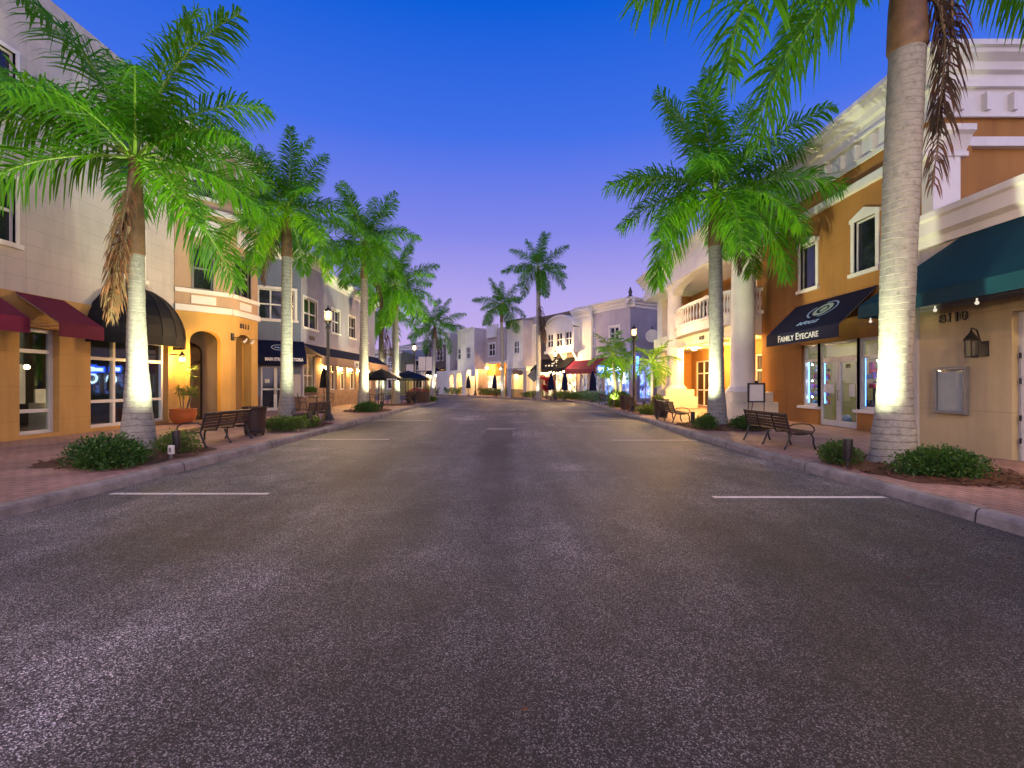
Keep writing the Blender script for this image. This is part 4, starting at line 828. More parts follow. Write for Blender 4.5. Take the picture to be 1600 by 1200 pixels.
def store(fr, root, u0, u1, z0, z1, n, bars_u, bars_z, glass='clear', fm='alu', w=.045, name='shop_window'):
    g = MB(fr); g.box(u0, u1, n - .02, n - .01, z0, z1); o = g.build(name, M[glass], root); f = MB(fr)
    us = [u0] + list(bars_u) + [u1]
    for i, u in enumerate(us): a = u if i == 0 else (u - 2 * w if i == len(us) - 1 else u - w); f.box(a, a + 2 * w, n - .06, n + .04, z0, z1)
    for z in [z0] + list(bars_z) + [z1 - 2 * w]:
        for a, b in zip(us, us[1:]): f.box(a + (2 * w if a == u0 else w), b - (2 * w if b == u1 else w), n - .055, n + .035, z, z + 2 * w)
    f.build('frame', M[fm], o); return o
def door(fr, root, u0, u1, z0, z1, n, glass='clear', fm='alu', handle=1, mid=None, w=.09):
    f = MB(fr); f.box(u0, u0 + w, n - .03, n + .03, z0, z1); f.box(u1 - w, u1, n - .03, n + .03, z0, z1); f.box(u0 + w, u1 - w, n - .03, n + .03, z0, z0 + w * 2); f.box(u0 + w, u1 - w, n - .03, n + .03, z1 - w, z1)
    if mid: f.box(u0 + w, u1 - w, n - .028, n + .028, mid, mid + w)
    o = f.build('door', M[fm], root); MB(fr).box(u0 + w, u1 - w, n - .008, n + .008, z0 + 2 * w, z1 - w).build('door_glass', M[glass], o)
    hu = u1 - w * .5 if handle > 0 else u0 + w * .5
    MB().tube([fr((hu, n + .03, 1.0)), fr((hu, n + .10, 1.0)), fr((hu, n + .10, 1.3)), fr((hu, n + .03, 1.3))], .012, 6).build('handle', M['greymetal'], o); return o
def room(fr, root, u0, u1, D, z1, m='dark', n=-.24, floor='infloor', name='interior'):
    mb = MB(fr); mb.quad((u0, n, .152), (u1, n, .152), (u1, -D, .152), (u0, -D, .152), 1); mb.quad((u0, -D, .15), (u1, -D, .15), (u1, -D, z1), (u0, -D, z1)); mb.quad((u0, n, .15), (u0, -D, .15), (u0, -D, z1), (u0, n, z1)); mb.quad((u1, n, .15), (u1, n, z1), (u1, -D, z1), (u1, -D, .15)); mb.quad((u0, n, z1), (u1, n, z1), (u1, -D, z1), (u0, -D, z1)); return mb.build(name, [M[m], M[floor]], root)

# ============ LEFT: tall mauve building with maroon awnings
FL = FR((-11.9, 0), (0, 1))
t = thing('corner_building', 'tall mauve building with ochre base, maroon awnings and black dome awning', 'building', (-14, 10, .146))
F = Facade(FL, t, 3, 16.9, 3.72, 11.4, 'mauve')
for u in (5.2, 8.0, 10.55, 14.55):
    F.win(u, u + .95, 4.85, 6.4, 1, 2, trim=.08); F.win(u, u + .95, 7.8, 9.4, 1, 2, trim=.08)
F.finish(); shell(FL, t, 3, 16.9, .15, 11.4, 14, 'mauve')
B = Facade(FL, t, 3, 16.9, .15, 3.72, 'ochre', n=.05, depth=.30, name='base_wall')
WS = [(7.55, 8.65), (9.55, 10.62), (11.55, 12.57), (13.5, 16.55)]
for a, b in WS: B.hole(a, b, .24, 2.9)
B.finish(lambda mb: (mb.quad((3, 0, 3.72), (16.9, 0, 3.72), (16.9, .05, 3.72), (3, .05, 3.72)), mb.quad((16.9, .05, .15), (16.9, -.3, .15), (16.9, -.3, 3.72), (16.9, .05, 3.72))))
for a, b in WS[:3]: store(FL, t, a, b, .24, 2.9, -.16, [], [.78, 2.28])
store(FL, t, 13.5, 16.55, .24, 2.9, -.16, [14.5, 15.52], [.95, 2.2])
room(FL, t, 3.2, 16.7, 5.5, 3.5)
for k, u in enumerate((7.5, 9.5, 11.45)): awning(FL, t, u, u + 1.25, 3.72, 2.98, 1.1, .34, 'maroon')
# black dome awning
mb = MB(FL); uc, Wd, H, P, zb = 15.05, 1.72, 1.55, 1.15, 2.98; na, ne = 9, 8
vs = []; fs = []
for j in range(ne + 1):
    ph = math.pi / 2 * j / ne
    for i in range(na + 1):
        th = math.pi * i / na; vs.append((uc - Wd * math.cos(ph) * math.cos(th), .03 + P * math.cos(ph) * math.sin(th), zb + H * math.sin(ph)))
for i in range(na + 1): th = math.pi * i / na; vs.append((uc - Wd * math.cos(th), .03 + P * math.sin(th), zb - .30))
L_ = (ne + 1) * (na + 1)
for j in range(ne):
    for i in range(na): a = j * (na + 1) + i; fs.append((a, a + 1, a + na + 2, a + na + 1))
for i in range(na): fs.append((i, L_ + i, L_ + i + 1, i + 1))
mb.add(vs, fs); dm = mb.build('dome_awning', M['blackcanvas'], t, solid=.012)
f = MB(FL)
for i in range(na + 1): th = math.pi * i / na; f.tube([(uc - Wd * 1.004 * math.cos(math.pi / 2 * j / ne) * math.cos(th), .035 + P * 1.006 * math.cos(math.pi / 2 * j / ne) * math.sin(th), zb + H * 1.004 * math.sin(math.pi / 2 * j / ne)) for j in range(ne)], .010, 4)
f.build('seams', M['blackcanvas'], dm)
# furnishings inside
mb = MB(FL)
for u, n, w in ((11.8, -2.2, .5), (13.9, -1.6, .6), (15.6, -2.6, .9), (9.8, -2.0, .5)): mb.box(u, u + w, n - .5, n, .15, .95); mb.box(u + .1, u + w - .1, n - .45, n - .4, .95, 1.35)
mb.build('counter', M['board'], t)
for p, m, rad in (((13.95, -1.0, 1.75), 'bulb', .05), ((14.15, -2.4, 2.0), 'bulb', .07), ((13.8, -1.4, 1.05), 'bulb', .05), ((11.6, -.9, .98), 'exitg', .10)): MB(FL).ball(p, rad, 10, 6).build('table_lamp', M[m], t)
MB(FL).box(14.05, 14.2, -1.2, -1.15, 2.15, 2.3).build('sign_glow', M['exitg'], t)
mb = MB(FL)
for k in range(9): u = 15.72 + .06 * k; mb.box(u, u + .045, -.5, -.47, 1.78, 1.86 + .04 * (k % 3 == 0))
mb.build('neon_sign', M['neon'], t)
MB(FL).box(15.95, 15.98, -.9, -.87, .4, 2.1).build('tube_light', M['neonw'], t); MB(FL).box(13.9, 14.6, -3.0, -2.9, .9, 2.1).build('picture', M['board'], t)
for u in (13.0, 9.2): MB(FL).box(u, u + 1.2, -3.2, -2.9, 3.38, 3.42).build('ceiling_light', emit('dim_ceiling_light', (1, .8, .55), 1.3), t)

# ============ LEFT: yellow arcade building 8111
P0, P1, P2 = (-11.9, 16.92), (-10.7, 18.27), (-10.7, 20.2)
Fa = FR(P0, (P1[0] - P0[0], P1[1] - P0[1])); La = math.dist(P0, P1); Fb = FR(P1, (0, 1)); Lb = P2[1] - P1[1]
t = thing('arcade_building', 'tan upper storeys over yellow arched corner entrance numbered 8111', 'building', (-12.5, 19, .146))
A = Facade(Fa, t, 0, La, .15, 4.2, 'yellow', depth=.38, name='arcade_wall'); A.hole(.47, 1.46, .15, 3.46, .36); A.finish()
A = Facade(Fb, t, 0, Lb, .15, 4.2, 'yellow', depth=.38, name='arcade_wall'); A.hole(.33, 1.45, .15, 3.46, .36); A.finish()
U = Facade(Fa, t, 0, La, 4.2, 10.7, 'tan'); U.win(.56, 1.20, 4.95, 6.5, 1, 2, trim=.04, sill=False, frame='greymetal'); U.win(.5, 1.25, 8.35, 9.6, 1, 2, trim=.06); U.finish()
U = Facade(Fb, t, 0, Lb, 4.2, 10.7, 'tan'); U.win(.22, 1.35, 4.95, 6.5, 2, 2, trim=.04, sill=False, frame='greymetal'); U.win(.4, 1.3, 8.35, 9.6, 2, 2, trim=.06); U.finish()
for fr, L in ((Fa, La), (Fb, Lb)):
    band(fr, t, 0, L + .02, 4.12, 4.34, -.02, .10); band(fr, t, 0, L + .02, 4.78, 4.93, -.02, .08); band(fr, t, 0, L + .02, 7.75, 7.95, -.02, .10); cornice(fr, t, 0, L + .1, 10.75, .6, .4)
    for a, b in ((.28 * L, .72 * L),): band(fr, t, a, b, 4.42, 4.71, -.02, .035, name='panel'); band(fr, t, a - .15, b + .15, 6.85, 7.5, -.02, .035, name='panel'); band(fr, t, a - .15, b + .15, 9.75, 10.0, -.02, .035, name='panel')
mb = MB(); z0, z1 = 4.2, 10.65                        # back of the block and ceiling of the arcade
poly = [(-11.9, 16.93), (-10.72, 18.28), (-10.72, 20.18), (-13.4, 20.18), (-22, 20.18), (-22, 16.93)]
mb.add([(x, y, 4.0) for x, y in poly] + [(x, y, 10.3) for x, y in poly], [tuple(range(6)), tuple(range(6, 12))], 0); mb.build('roof', M['tan'], t)
mb = MB(); mb.quad((-10.7, 20.2, .15), (-22, 20.2, .15), (-22, 20.2, 10.7), (-10.7, 20.2, 10.7)); mb.quad((-22, 16.93, .15), (-22, 20.2, .15), (-22, 20.2, 10.7), (-22, 16.93, 10.7)); mb.build('side_wall', M['tan'], t)
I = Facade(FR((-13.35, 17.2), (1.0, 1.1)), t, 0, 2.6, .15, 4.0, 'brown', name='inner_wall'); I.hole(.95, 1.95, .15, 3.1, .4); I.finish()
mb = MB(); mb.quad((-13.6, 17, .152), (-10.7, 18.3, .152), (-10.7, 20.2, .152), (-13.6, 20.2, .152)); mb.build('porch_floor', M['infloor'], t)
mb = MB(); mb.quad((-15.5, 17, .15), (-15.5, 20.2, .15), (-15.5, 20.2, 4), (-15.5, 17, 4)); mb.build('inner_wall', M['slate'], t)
b = MB(); b.box(-14.9, -14.5, 18.6, 19.0, .15, 1.15); b.box(-14.7, -14.3, 19.4, 19.8, .15, .9); b.build('plinth', M['board'], t)
lettering('8111', .27, M['bronze'], t, Fb((.93, .012, 3.78)), (0, 1, 0), (0, 0, 1), 'house_number', ext=.012, off=.005, width=.62)
mb = MB(); Q = lambda u, n, z: Fb((u, n, z)); mb.T = ID
mb.tube([Q(.06, .05, 3.28), Q(.06, .28, 3.28), Q(.06, .30, 3.26)], .014, 6); mb.tube([Q(-.35, .30, 3.14), Q(.06, .30, 3.26), Q(1.6, .34, 3.32)], .011, 6); br = mb.build('sign_bracket', M['iron'], t)
b = MB(Fb); b.box(-.02, .14, .012, .05, 3.16, 3.44); b.build('mount', M['iron'], br)
for u in (.5, 1.02): MB().tube([Q(u, .33, 3.28), Q(u, .30, 3.2), Q(u - .03, .22, 3.12)], [.02, .04, .055], 10).build('spot_head', M['white'], br)
def lamp_box(root, p, m='iron', s=1, name='lantern'):
    f = MB(); x, y, z = p; f.box(x - .07 * s, x + .07 * s, y - .07 * s, y + .07 * s, z + .12 * s, z + .15 * s); f.lathe([(.1 * s, .15 * s), (.03 * s, .25 * s), (.01 * s, .3 * s)], p, 8); f.box(x - .06 * s, x + .06 * s, y - .06 * s, y + .06 * s, z - .15 * s, z - .12 * s)
    for i in (-1, 1):
        for j in (-1, 1): f.box(x + i * .055 * s - .008, x + i * .055 * s + .008, y + j * .055 * s - .008, y + j * .055 * s + .008, z - .12 * s, z + .12 * s)
    return f.build(name, M[m], root)
wl = lamp_box(t, (-11.42, 16.62, 2.35)); MB().box(-11.88, -11.46, 16.6, 16.64, 2.5, 2.54).build('arm', M['iron'], wl); MB().ball((-11.42, 16.62, 2.35), .045, 10, 6).build('bulb', emit('wall_lantern_bulb', (1, .55, .13), 1700), wl)

# ============ LEFT: slate and lavender restaurant
t = thing('restaurant_building', 'slate and lavender two storey restaurant with navy awnings', 'building', (-13, 30, .146))
Pa, Pb = (-13.44, 23.16), (-10.9, 24.8); Fa = FR(Pa, (Pb[0] - Pa[0], Pb[1] - Pa[1])); La = math.dist(Pa, Pb); Fb = FR(Pb, (0, 1)); Lb = 13.4; o = 1.0
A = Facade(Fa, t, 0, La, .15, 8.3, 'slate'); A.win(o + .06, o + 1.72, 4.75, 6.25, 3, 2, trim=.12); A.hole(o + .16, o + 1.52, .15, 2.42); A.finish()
door(Fa, t, o + .18, o + .84, .16, 2.4, -.1, 'glass', mid=1.2, handle=1, w=.075); door(Fa, t, o + .84, o + 1.50, .16, 2.4, -.1, 'glass', mid=1.2, handle=-1, w=.075)
b = MB(Fa); b.box(o + .36, o + .58, -.08, -.07, 1.55, 1.75); b.box(o + 1.05, o + 1.25, -.08, -.07, 1.45, 1.75); b.build('notice', M['paper'], t)
MB(Fa).box(0, o + .14, .001, .05, .15, .85).build('base_course', M['brickbase'], t); MB(Fa).box(o + 1.56, La, .001, .05, .15, .85).build('base_course', M['brickbase'], t)
b = MB(Fa); b.box(o + 1.58, La - .02, .002, .035, .86, 2.0); b.build('panel', M['palegrey'], t)
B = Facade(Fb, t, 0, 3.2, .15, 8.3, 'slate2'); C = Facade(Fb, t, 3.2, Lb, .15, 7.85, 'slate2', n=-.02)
B.win(.3, 2.0, 4.5, 6.05, 2, 2); C.win(4.3, 5.55, 4.65, 6.05, 2, 2); C.win(7.3, 8.55, 4.65, 6.05, 2, 2); C.win(10.2, 11.4, 4.65, 6.05, 2, 2); B.hole(.3, 1.6, .9, 3.0)
HS = [(3.9, 4.9), (5.5, 6.6), (7.3, 8.5), (9.2, 10.4), (11.2, 12.4)]
for a, b_ in HS: C.hole(a, b_, 1.15, 2.9)
B.finish(); C.finish(); shell(Fb, t, 0, Lb, .15, 7.8, 10, 'slate2')
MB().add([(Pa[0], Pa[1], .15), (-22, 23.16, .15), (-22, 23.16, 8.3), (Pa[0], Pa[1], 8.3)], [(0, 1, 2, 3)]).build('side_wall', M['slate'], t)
MB(Fb).box(3.2, 3.45, -.1, .001, 7.85, 8.3).build('side_wall', M['slate2'], t)
cornice(Fa, t, 0, La + .15, 8.35, .55, .45); cornice(Fb, t, -.0, 3.3, 8.35, .55, .45); cornice(Fb, t, 3.31, Lb + .2, 7.95, .6, .4, n=-.02)
MB().add([(x, y, z) for z in (8.0, 9.4) for x, y in ((-13.6, 24.2), (-11.9, 25.6), (-11.9, 28.2), (-13.6, 28.2))], [(0, 1, 5, 4), (1, 2, 6, 5), (2, 3, 7, 6), (3, 0, 4, 7), (4, 5, 6, 7)]).build('parapet', M['slate'], t); b = MB(); b.box(-13.7, -11.8, 24.9, 28.3, 9.4, 9.55); b.build('parapet_cap', M['white'], t)
MB(Fb).box(.0, 1.62, .001, .06, .15, .85).build('base_course', M['stone'], t); MB(Fb).box(1.66, Lb, .001, .06, .15, .85).build('base_course', M['stone'], t)
b = MB(Fb); b.box(1.66, 3.85, .002, .045, .86, 2.98); b.box(3.85, Lb, .002, .045, .86, 1.12); b.build('stone_face', M['stone'], t); us = [3.85] + [q for h in HS for q in h] + [Lb]
b = MB(Fb)
for a, c in zip(us[::2], us[1::2]): b.box(a + .02, c - .02, .002, .05, 1.15, 2.95)
b.build('pier', M['stone'], t)
w = B.win(.3, 1.6, .9, 3.0, 2, 2, glass='clear', hole=False, trim=.08); MB(Fb).add([(.35, -.3, 2.9), (.62, -.34, 2.9), (.50, -.3, 1.9), (.40, -.34, 1.0), (.33, -.3, 1.0), (1.0, -.3, 2.9), (1.5, -.34, 2.9), (1.5, -.3, 1.0), (1.35, -.34, 1.0), (1.2, -.3, 1.9)], [(0, 1, 2, 3, 4), (5, 6, 7, 8, 9)]).build('curtain', M['curtain'], t)
lv = MB(); r = random.Random(2); leaf_cloud(lv, (-10.78, 25.75, 1.15), .14, .62, .18, 420, .12, r); lv.build('window_box_foliage', M['bush'], t); MB(Fb).box(.32, 1.58, .03, .26, .90, 1.06).build('window_box', M['brickbase'], t)
for a, c in HS: store(Fb, t, a, c, 1.15, 2.9, -.12, [(a + c) / 2], [2.2], 'glass', 'white', .03)
room(Fb, t, .1, 3.1, 4, 3.4, 'tan'); MB(Fb).box(.8, 1.2, -1.6, -1.2, 3.2, 3.3).build('ceiling_light', M['bulb'], t)
aw = awning(Fa, t, o - .02, La + .12, 3.68, 2.86, .85, .36, 'navy', closed=True)
ur = Vector((Fa.u[0], Fa.u[1], 0)); nn = Vector((Fa.n[0], Fa.n[1], 0)); dn = (Vector((0, 0, .82)) - nn * .83).normalized()
lettering('MAIN STREET TRATTORIA', .21, M['ink'], aw, Fa((o + 1.13, .875, 2.70)), ur, (0, 0, 1), off=.010, width=1.72)
c_ = Fa((o + .92, .45, 3.30)); L1_ = MB()
for k in range(24):
    P = [c_ + ur * (rx * math.cos(q)) + dn * (ry * math.sin(q)) + ur.cross(dn) * .02 for q in (2 * math.pi * k / 24, 2 * math.pi * (k + 1) / 24) for rx, ry in ((.34, .21), (.30, .175))]
    L1_.add(P, [(0, 2, 3, 1)])
L1_.build('emblem', M['ink'], aw); lettering('Main', .17, M['inkblue'], aw, c_ + ur.cross(dn) * .014, ur, dn, 'emblem', shear=.25, width=.42, off=.006)
aw = awning(Fb, t, .05, Lb, 3.62, 2.98, 1.05, .50, 'navy', 'tanval')
MB(Fb).box(5.1, 8.0, 1.06, 1.09, 2.52, 2.92).build('sign_board', M['white'], aw)
mb = MB(Fb)
for k in range(9): mb.box(5.35 + .28 * k, 5.53 + .28 * k, 1.091, 1.097, 2.62, 2.82)
mb.build('lettering', M['bronze'], aw)
for u in (2.7, 5.2, 6.95, 8.85, 10.8): globe_light(t, Fb((u, .22, 2.42)), .075, 'warm', 'wall_lantern')
MB(Fb).box(1.0, 1.7, -.005, .02, 3.88, 4.1).build('name_plate', M['brown'], t)

# ============ LEFT, across the side street
for (x0, x1, y, zt, m, lab, nw) in ((-20.2, -14.6, 63.0, 5.9, 'green', 'pale green two storey house seen between the left palms', 3), (-17.6, -13.0, 71.5, 6.9, 'slate', 'dark slate house with bay windows behind the umbrellas', 3)):
    t = thing('distant_house', lab, 'building', ((x0 + x1) / 2, y + 4, .1)); fr = FR((x0, y), (1, 0)); A = Facade(fr, t, 0, x1 - x0, 0, zt, m)
    for k in range(nw): u = .5 + (x1 - x0 - .5) * k / nw; A.win(u, u + .9, 3.6, 5.0, 1, 2, trim=.14); A.win(u, u + 1.0, .9, 2.5, 2, 1, trim=.14, glass='shop' if k == 1 else 'glass')
    A.finish(); shell(fr, t, 0, x1 - x0, 0, zt, 8, m); cornice(fr, t, -.2, x1 - x0 + .2, zt + .15, .5, .4)
    b = MB(fr); b.box(-.2, x1 - x0 + .2, .0, 1.5, 3.0, 3.12)
    for k in range(14): u = (x1 - x0) * k / 13.5; b.box(u, u + .05, 1.42, 1.47, 3.12, 3.95)
    b.box(-.2, x1 - x0 + .2, 1.4, 1.5, 3.95, 4.02)
    for k in range(4): u = (x1 - x0 - .2) * k / 3; b.box(u, u + .18, 1.28, 1.46, 0, 3.0)
    b.build('balcony', M['white'], t)
# ============ RIGHT: beige one storey shop 8110
F8 = FR((8.85, 0), (0, 1), (-1, 0)); rd = (0, -1, 0)
t = thing('beige_shop', 'low beige shop numbered 8110 with a wide teal awning', 'building', (11, 7, .146))
A = Facade(F8, t, 1.5, 10.7, .15, 3.05, 'beige', depth=.28); A.hole(6.35, 8.5, .15, 2.78); A.hole(2.0, 5.6, .6, 2.78); A.finish()
Facade(F8, t, 1.5, 10.7, 3.05, 4.72, 'palegrey').finish(); shell(F8, t, 1.5, 10.7, .15, 4.9, 12, 'beige', roofz=4.95)
MB(F8).extr([(.001, 4.38), (.10, 4.38), (.14, 4.52), (.24, 4.60), (.24, 4.86), (.30, 4.90), (.30, 5.02), (.001, 5.02)], 1.3, 10.95).build('eave', M['white'], t)
band(F8, t, 10.42, 10.72, .15, 4.37, .001, .06, 'palegrey', 'corner_strip')
store(F8, t, 2.0, 5.6, .6, 2.78, -.15, [3.8], [2.2], 'clear'); b = store(F8, t, 6.35, 8.5, .15, 2.78, -.16, [7.38], [2.22], 'clear')
for a in (6.44, 7.43): door(F8, t, a, a + (.94 if a < 7 else .98), .16, 2.2, -.10, 'clear', handle=1 if a < 7 else -1, w=.11)
hg = MB(F8)
for z in (.45, .85, 1.5, 1.95): hg.box(8.40, 8.425, -.07, -.05, z, z + .1)
hg.build('hinges', M['iron'], t)
room(F8, t, 1.8, 8.9, 4.5, 3.0, 'dkwood', floor='infloor'); MB(F8).box(6.8, 8.3, -1.7, -1.4, .15, 1.1).build('counter', M['dkwood'], t); MB(F8).box(7.2, 8.3, -2.2, -2.14, .9, 2.4).build('picture', M['chip'], t)
for u in (3.2, 5.0, 7.3, 8.2): globe_light(t, F8((u, -1.3, 2.7)), .07, 'warm', 'ceiling_light')
b = MB(F8); b.lathe([(.001, 0)], n=4, cap=False) if 0 else None
MB().add([tuple(F8((7.98 + .10 * math.cos(2 * math.pi * k / 20), -.085, 1.62 + .12 * math.sin(2 * math.pi * k / 20)))) for k in range(20)], [tuple(range(20))]).build('sticker', M['inkgreen'], t)
# teal awning with hipped end
mb = MB(F8); zt, zf, pr, va = 4.45, 3.28, .88, .28
mb.quad((1.5, .02, zt), (9.25, .02, zt), (11.05, pr, zf), (1.5, pr, zf)); mb.add([(9.25, .02, zt), (11.05, .02, zf), (11.05, pr, zf)], [(0, 1, 2)])
mb.quad((1.5, pr, zf), (11.05, pr, zf), (11.05, pr, zf - va), (1.5, pr, zf - va)); mb.quad((11.05, pr, zf), (11.05, .02, zf), (11.05, .02, zf - va), (11.05, pr, zf - va))
aw = mb.build('awning', M['teal'], t, solid=.012); f = MB(F8)
for u in (2.5, 4.6, 6.7, 8.8): f.tube([(u, .04, zt - .08), (u, pr - .03, zf - .03), (u, .04, zf - .03)], .014, 5)
f.tube([(1.5, pr - .03, zf - va + .03), (11.0, pr - .03, zf - va + .03)], .014, 5); f.build('frame', M['greymetal'], aw)
wr = MB(F8); wr.tube([(1.5 + .3 * k, pr - .06, zf - va - .02 - .03 * (k % 3 != 0)) for k in range(33)], .006, 4); wr.build('light_wire', M['iron'], t)
bb = MB(F8)
for k in range(12): u = 10.75 - .82 * k; bb.ball((u, pr - .06, zf - va - .10), .032, 8, 5); bb.tube([(u, pr - .06, zf - va - .02), (u, pr - .06, zf - va - .08)], .014, 6)
bb.build('string_bulbs', emit('unlit_bulb_glow', (1, .9, .7), .45), t)  # faint glow added, the bulbs themselves are off
lettering('8110', .25, M['bronze'], t, F8((9.62, .012, 2.83)), rd, (0, 0, 1), 'house_number', ext=.014, off=.005, width=.62)
b = MB(F8); b.box(9.28, 10.0, .002, .09, .90, .96); b.box(9.28, 10.0, .002, .09, 1.78, 1.84); b.box(9.28, 9.34, .002, .09, .96, 1.78); b.box(9.94, 10.0, .002, .09, .96, 1.78); o = b.build('display_case', M['greymetal'], t, bevel=.006)
MB(F8).box(9.34, 9.94, .002, .035, .96, 1.78).build('panel', M['ink'], o); MB(F8).box(9.34, 9.94, .055, .060, .96, 1.78).build('glass', M['clear'], o)
p = F8((9.02, .22, 2.17)); o = lamp_box(t, p, s=1.15, name='wall_lantern'); b = MB(F8); b.box(8.90, 9.14, .002, .03, 2.02, 2.3); b.tube([(9.02, .03, 2.25), (9.02, .12, 2.52), (9.02, .22, 2.55), (9.02, .22, 2.5)], .014, 6); b.build('bracket', M['iron'], o); MB().box(p.x - .055, p.x + .055, p.y - .055, p.y + .055, p.z - .13, p.z + .13).build('lantern_glass', M['clear'], o)

# ============ RIGHT: orange building with portico 8120 and the eye clinic
FO = FR((10.2, 0), (0, 1), (-1, 0)); FS = FR((10.2, 11.6), (1, 0), (0, -1))
t = thing('portico_building', 'orange two storey building with white columns, round balcony and navy shop awning', 'building', (14, 20, .146))
A = Facade(FO, t, 11.6, 19.6, .15, 8.0, 'orange'); A.win(13.45, 14.3, 4.78, 6.3, 1, 1, trim=.13, peak=.22, frame='white'); A.win(16.1, 16.95, 4.78, 6.3, 1, 1, trim=.13, peak=.22)
A.hole(12.7, 14.2, .74, 2.85); A.hole(14.2, 16.02, .15, 2.85); A.hole(16.02, 16.92, .74, 2.85); A.finish()
A = Facade(FO, t, 30.5, 32.6, .15, 8.0, 'orange'); A.finish()
R1_ = Facade(FO, t, 19.6, 30.5, .15, 3.52, 'orange', n=-1.2); R1_.hole(19.75, 20.75, .15, 2.9); R1_.hole(21.2, 22.6, .15, 2.9); R1_.hole(27.6, 29.8, .15, 2.9); R1_.finish()
R2_ = Facade(FO, t, 19.6, 30.5, 4.4, 7.06, 'orange', n=-1.2)
for u in (20.2, 22.4): R2_.win(u, u + 1.1, 4.5, 6.6, 2, 3, trim=.09, sill=False)
R2_.win(27.6, 28.9, 4.9, 6.6, 1, 2, trim=.12, arch=.5); R2_.finish()
mb = MB(FO)
for u in (19.6, 30.5): mb.quad((u, 0, .15), (u, -1.2, .15), (u, -1.2, 8), (u, 0, 8))
mb.build('return_wall', M['orange'], t)
for a, c in ((19.75, 20.75), (21.2, 22.6), (27.6, 29.8)): store(FO, t, a, c, .16, 2.9, -1.3, [(a + c) / 2] if c - a > 1.1 else [], [1.1, 2.1], 'shop' if a < 20 else 'glass', 'white', .04)
shell(FO, t, 11.6, 32.6, .15, 9.3, 14, 'orange', n=-1.25, roofz=8.2, near=False); Facade(FS, t, 0, 14, .15, 9.3, 'orange').finish()
# parapet, mouldings, brackets on street side and end wall
for fr, a, c in ((FO, 11.6, 32.6), (FS, 0, 14)):
    band(fr, t, a, c, 7.95, 9.0, -.25, .05, 'white', 'parapet'); cornice(fr, t, a - .45 if fr is FO else a - .451, c, 9.45, .75, .5, .05); band(fr, t, a - .12 if fr is FO else a - .121, c, 7.18, 7.40, .001, .16); band(fr, t, a - .08 if fr is FO else a - .081, c, 7.90, 8.02, .052, .12)
    b = MB(fr); k = a + .45
    while k < c - .2: b.box(k, k + .11, .051, .20, 8.03, 8.46); k += .64
    b.box(a - .1 if fr is FO else a - .101, c, .052, .16, 8.60, 8.67)
    b.build('parapet_ribs', M['white'], t)
b = MB(FS); b.box(-.30, .34, .001, .32, 4.9, 6.85); b.extr([(.001, 6.85), (.36, 6.85), (.36, 6.95), (.30, 7.0), (.46, 7.3), (.56, 7.36), (.56, 7.5), (.001, 7.5)], -.5, .5); b.build('corner_pilaster', M['white'], t)
b = MB(FS); b.box(.34, .72, .001, .20, 4.9, 7.17); b.build('pilaster_side', M['orange'], t)
# portico
for u in (19.3, 27.3):
    c = FO((u, .92, 0)); m = MB(); m.lathe([(.62, 1.18), (.64, 1.24), (.60, 1.32), (.52, 1.36), (.49, 1.44), (.46, 1.5), (.455, 3.5), (.43, 5.5), (.395, 6.62), (.42, 6.66), (.41, 6.72), (.46, 6.8), (.54, 6.9), (.54, 7.0)], tuple(c), 32); m.box(c.x - .56, c.x + .56, c.y - .56, c.y + .56, 6.98, 7.06); m.build('column', M['white'], t)
    q = MB(); q.box(c.x - .93, c.x + .93, c.y - .93, c.y + .93, .146, .80); q.box(c.x - .80, c.x + .80, c.y - .80, c.y + .80, .80, 1.19); q.extr([(0, 0)] * 0 + [(-.95, .0)] * 0 + [(0, .1), (0, .2), (.1, .2)], 0, .01) if 0 else None; q.build('plinth', M['cream'], t, bevel=.03)
b = MB(FO); b.box(19.6, 31.2, .002, .98, 3.5, 4.36); b.box(19.62, 30.48, -1.19, .0, 3.52, 4.36); b.build('balcony_beam', M['cream'], t)
# curved balcony: slab, balusters, rail
uc, hb, nb, bb_ = 23.3, 3.35, .98, .62
def arc(q, e=0): th = math.pi * q; return (uc - (hb + e) * math.cos(th), nb - .02 + (bb_ + e) * math.sin(th))
def ring(e0, e1, z0, z1, k=28):
    mb = MB(FO); vs = []
    for i in range(k + 1):
        for e in (e0, e1):
            u, n = arc(i / k, e)
            for z in (z0, z1): vs.append((u, n, z))
    fs = []
    for i in range(k):
        a = 4 * i; b = a + 4; fs += [(a, a + 1, b + 1, b), (a + 2, b + 2, b + 3, a + 3), (a + 1, a + 3, b + 3, b + 1), (a, b, b + 2, a + 2)]
    return mb.add(vs, fs)
mb = ring(-.9, 0, 3.98, 4.40); ring2 = ring(-.9, .07, 4.40, 4.50); o = mb.build('balcony', M['white'], t); ring2.build('balcony_edge', M['white'], o)
mb = ring(-.17, .05, 5.30, 5.42); mb.build('rail', M['white'], o)
bl = MB(); pf = [(.045, 0), (.05, .05), (.03, .10), (.055, .26), (.062, .36), (.04, .52), (.026, .62), (.045, .70), (.05, .8)]
for i in range(27): u, n = arc(.03 + .94 * i / 26, -.06); bl.lathe(pf, tuple(FO((u, n, 4.5))), 8, cap=False)
bl.build('balusters', M['white'], o)
b = MB(FO); b.box(19.5, 19.62, .002, .94, 5.30, 5.42); b.box(19.46, 19.66, .002, .98, 4.36, 4.5)
for k in range(4): b.lathe(pf, (19.56, .10 + .14 * k, 4.5), 8, cap=False)
b.build('side_balustrade', M['white'], t)
lettering('8120', .25, M['bronze'], t, FO((23.3, nb + bb_ * 0 + .014, 3.74)), rd, (0, 0, 1), 'house_number', off=.012, width=.62)
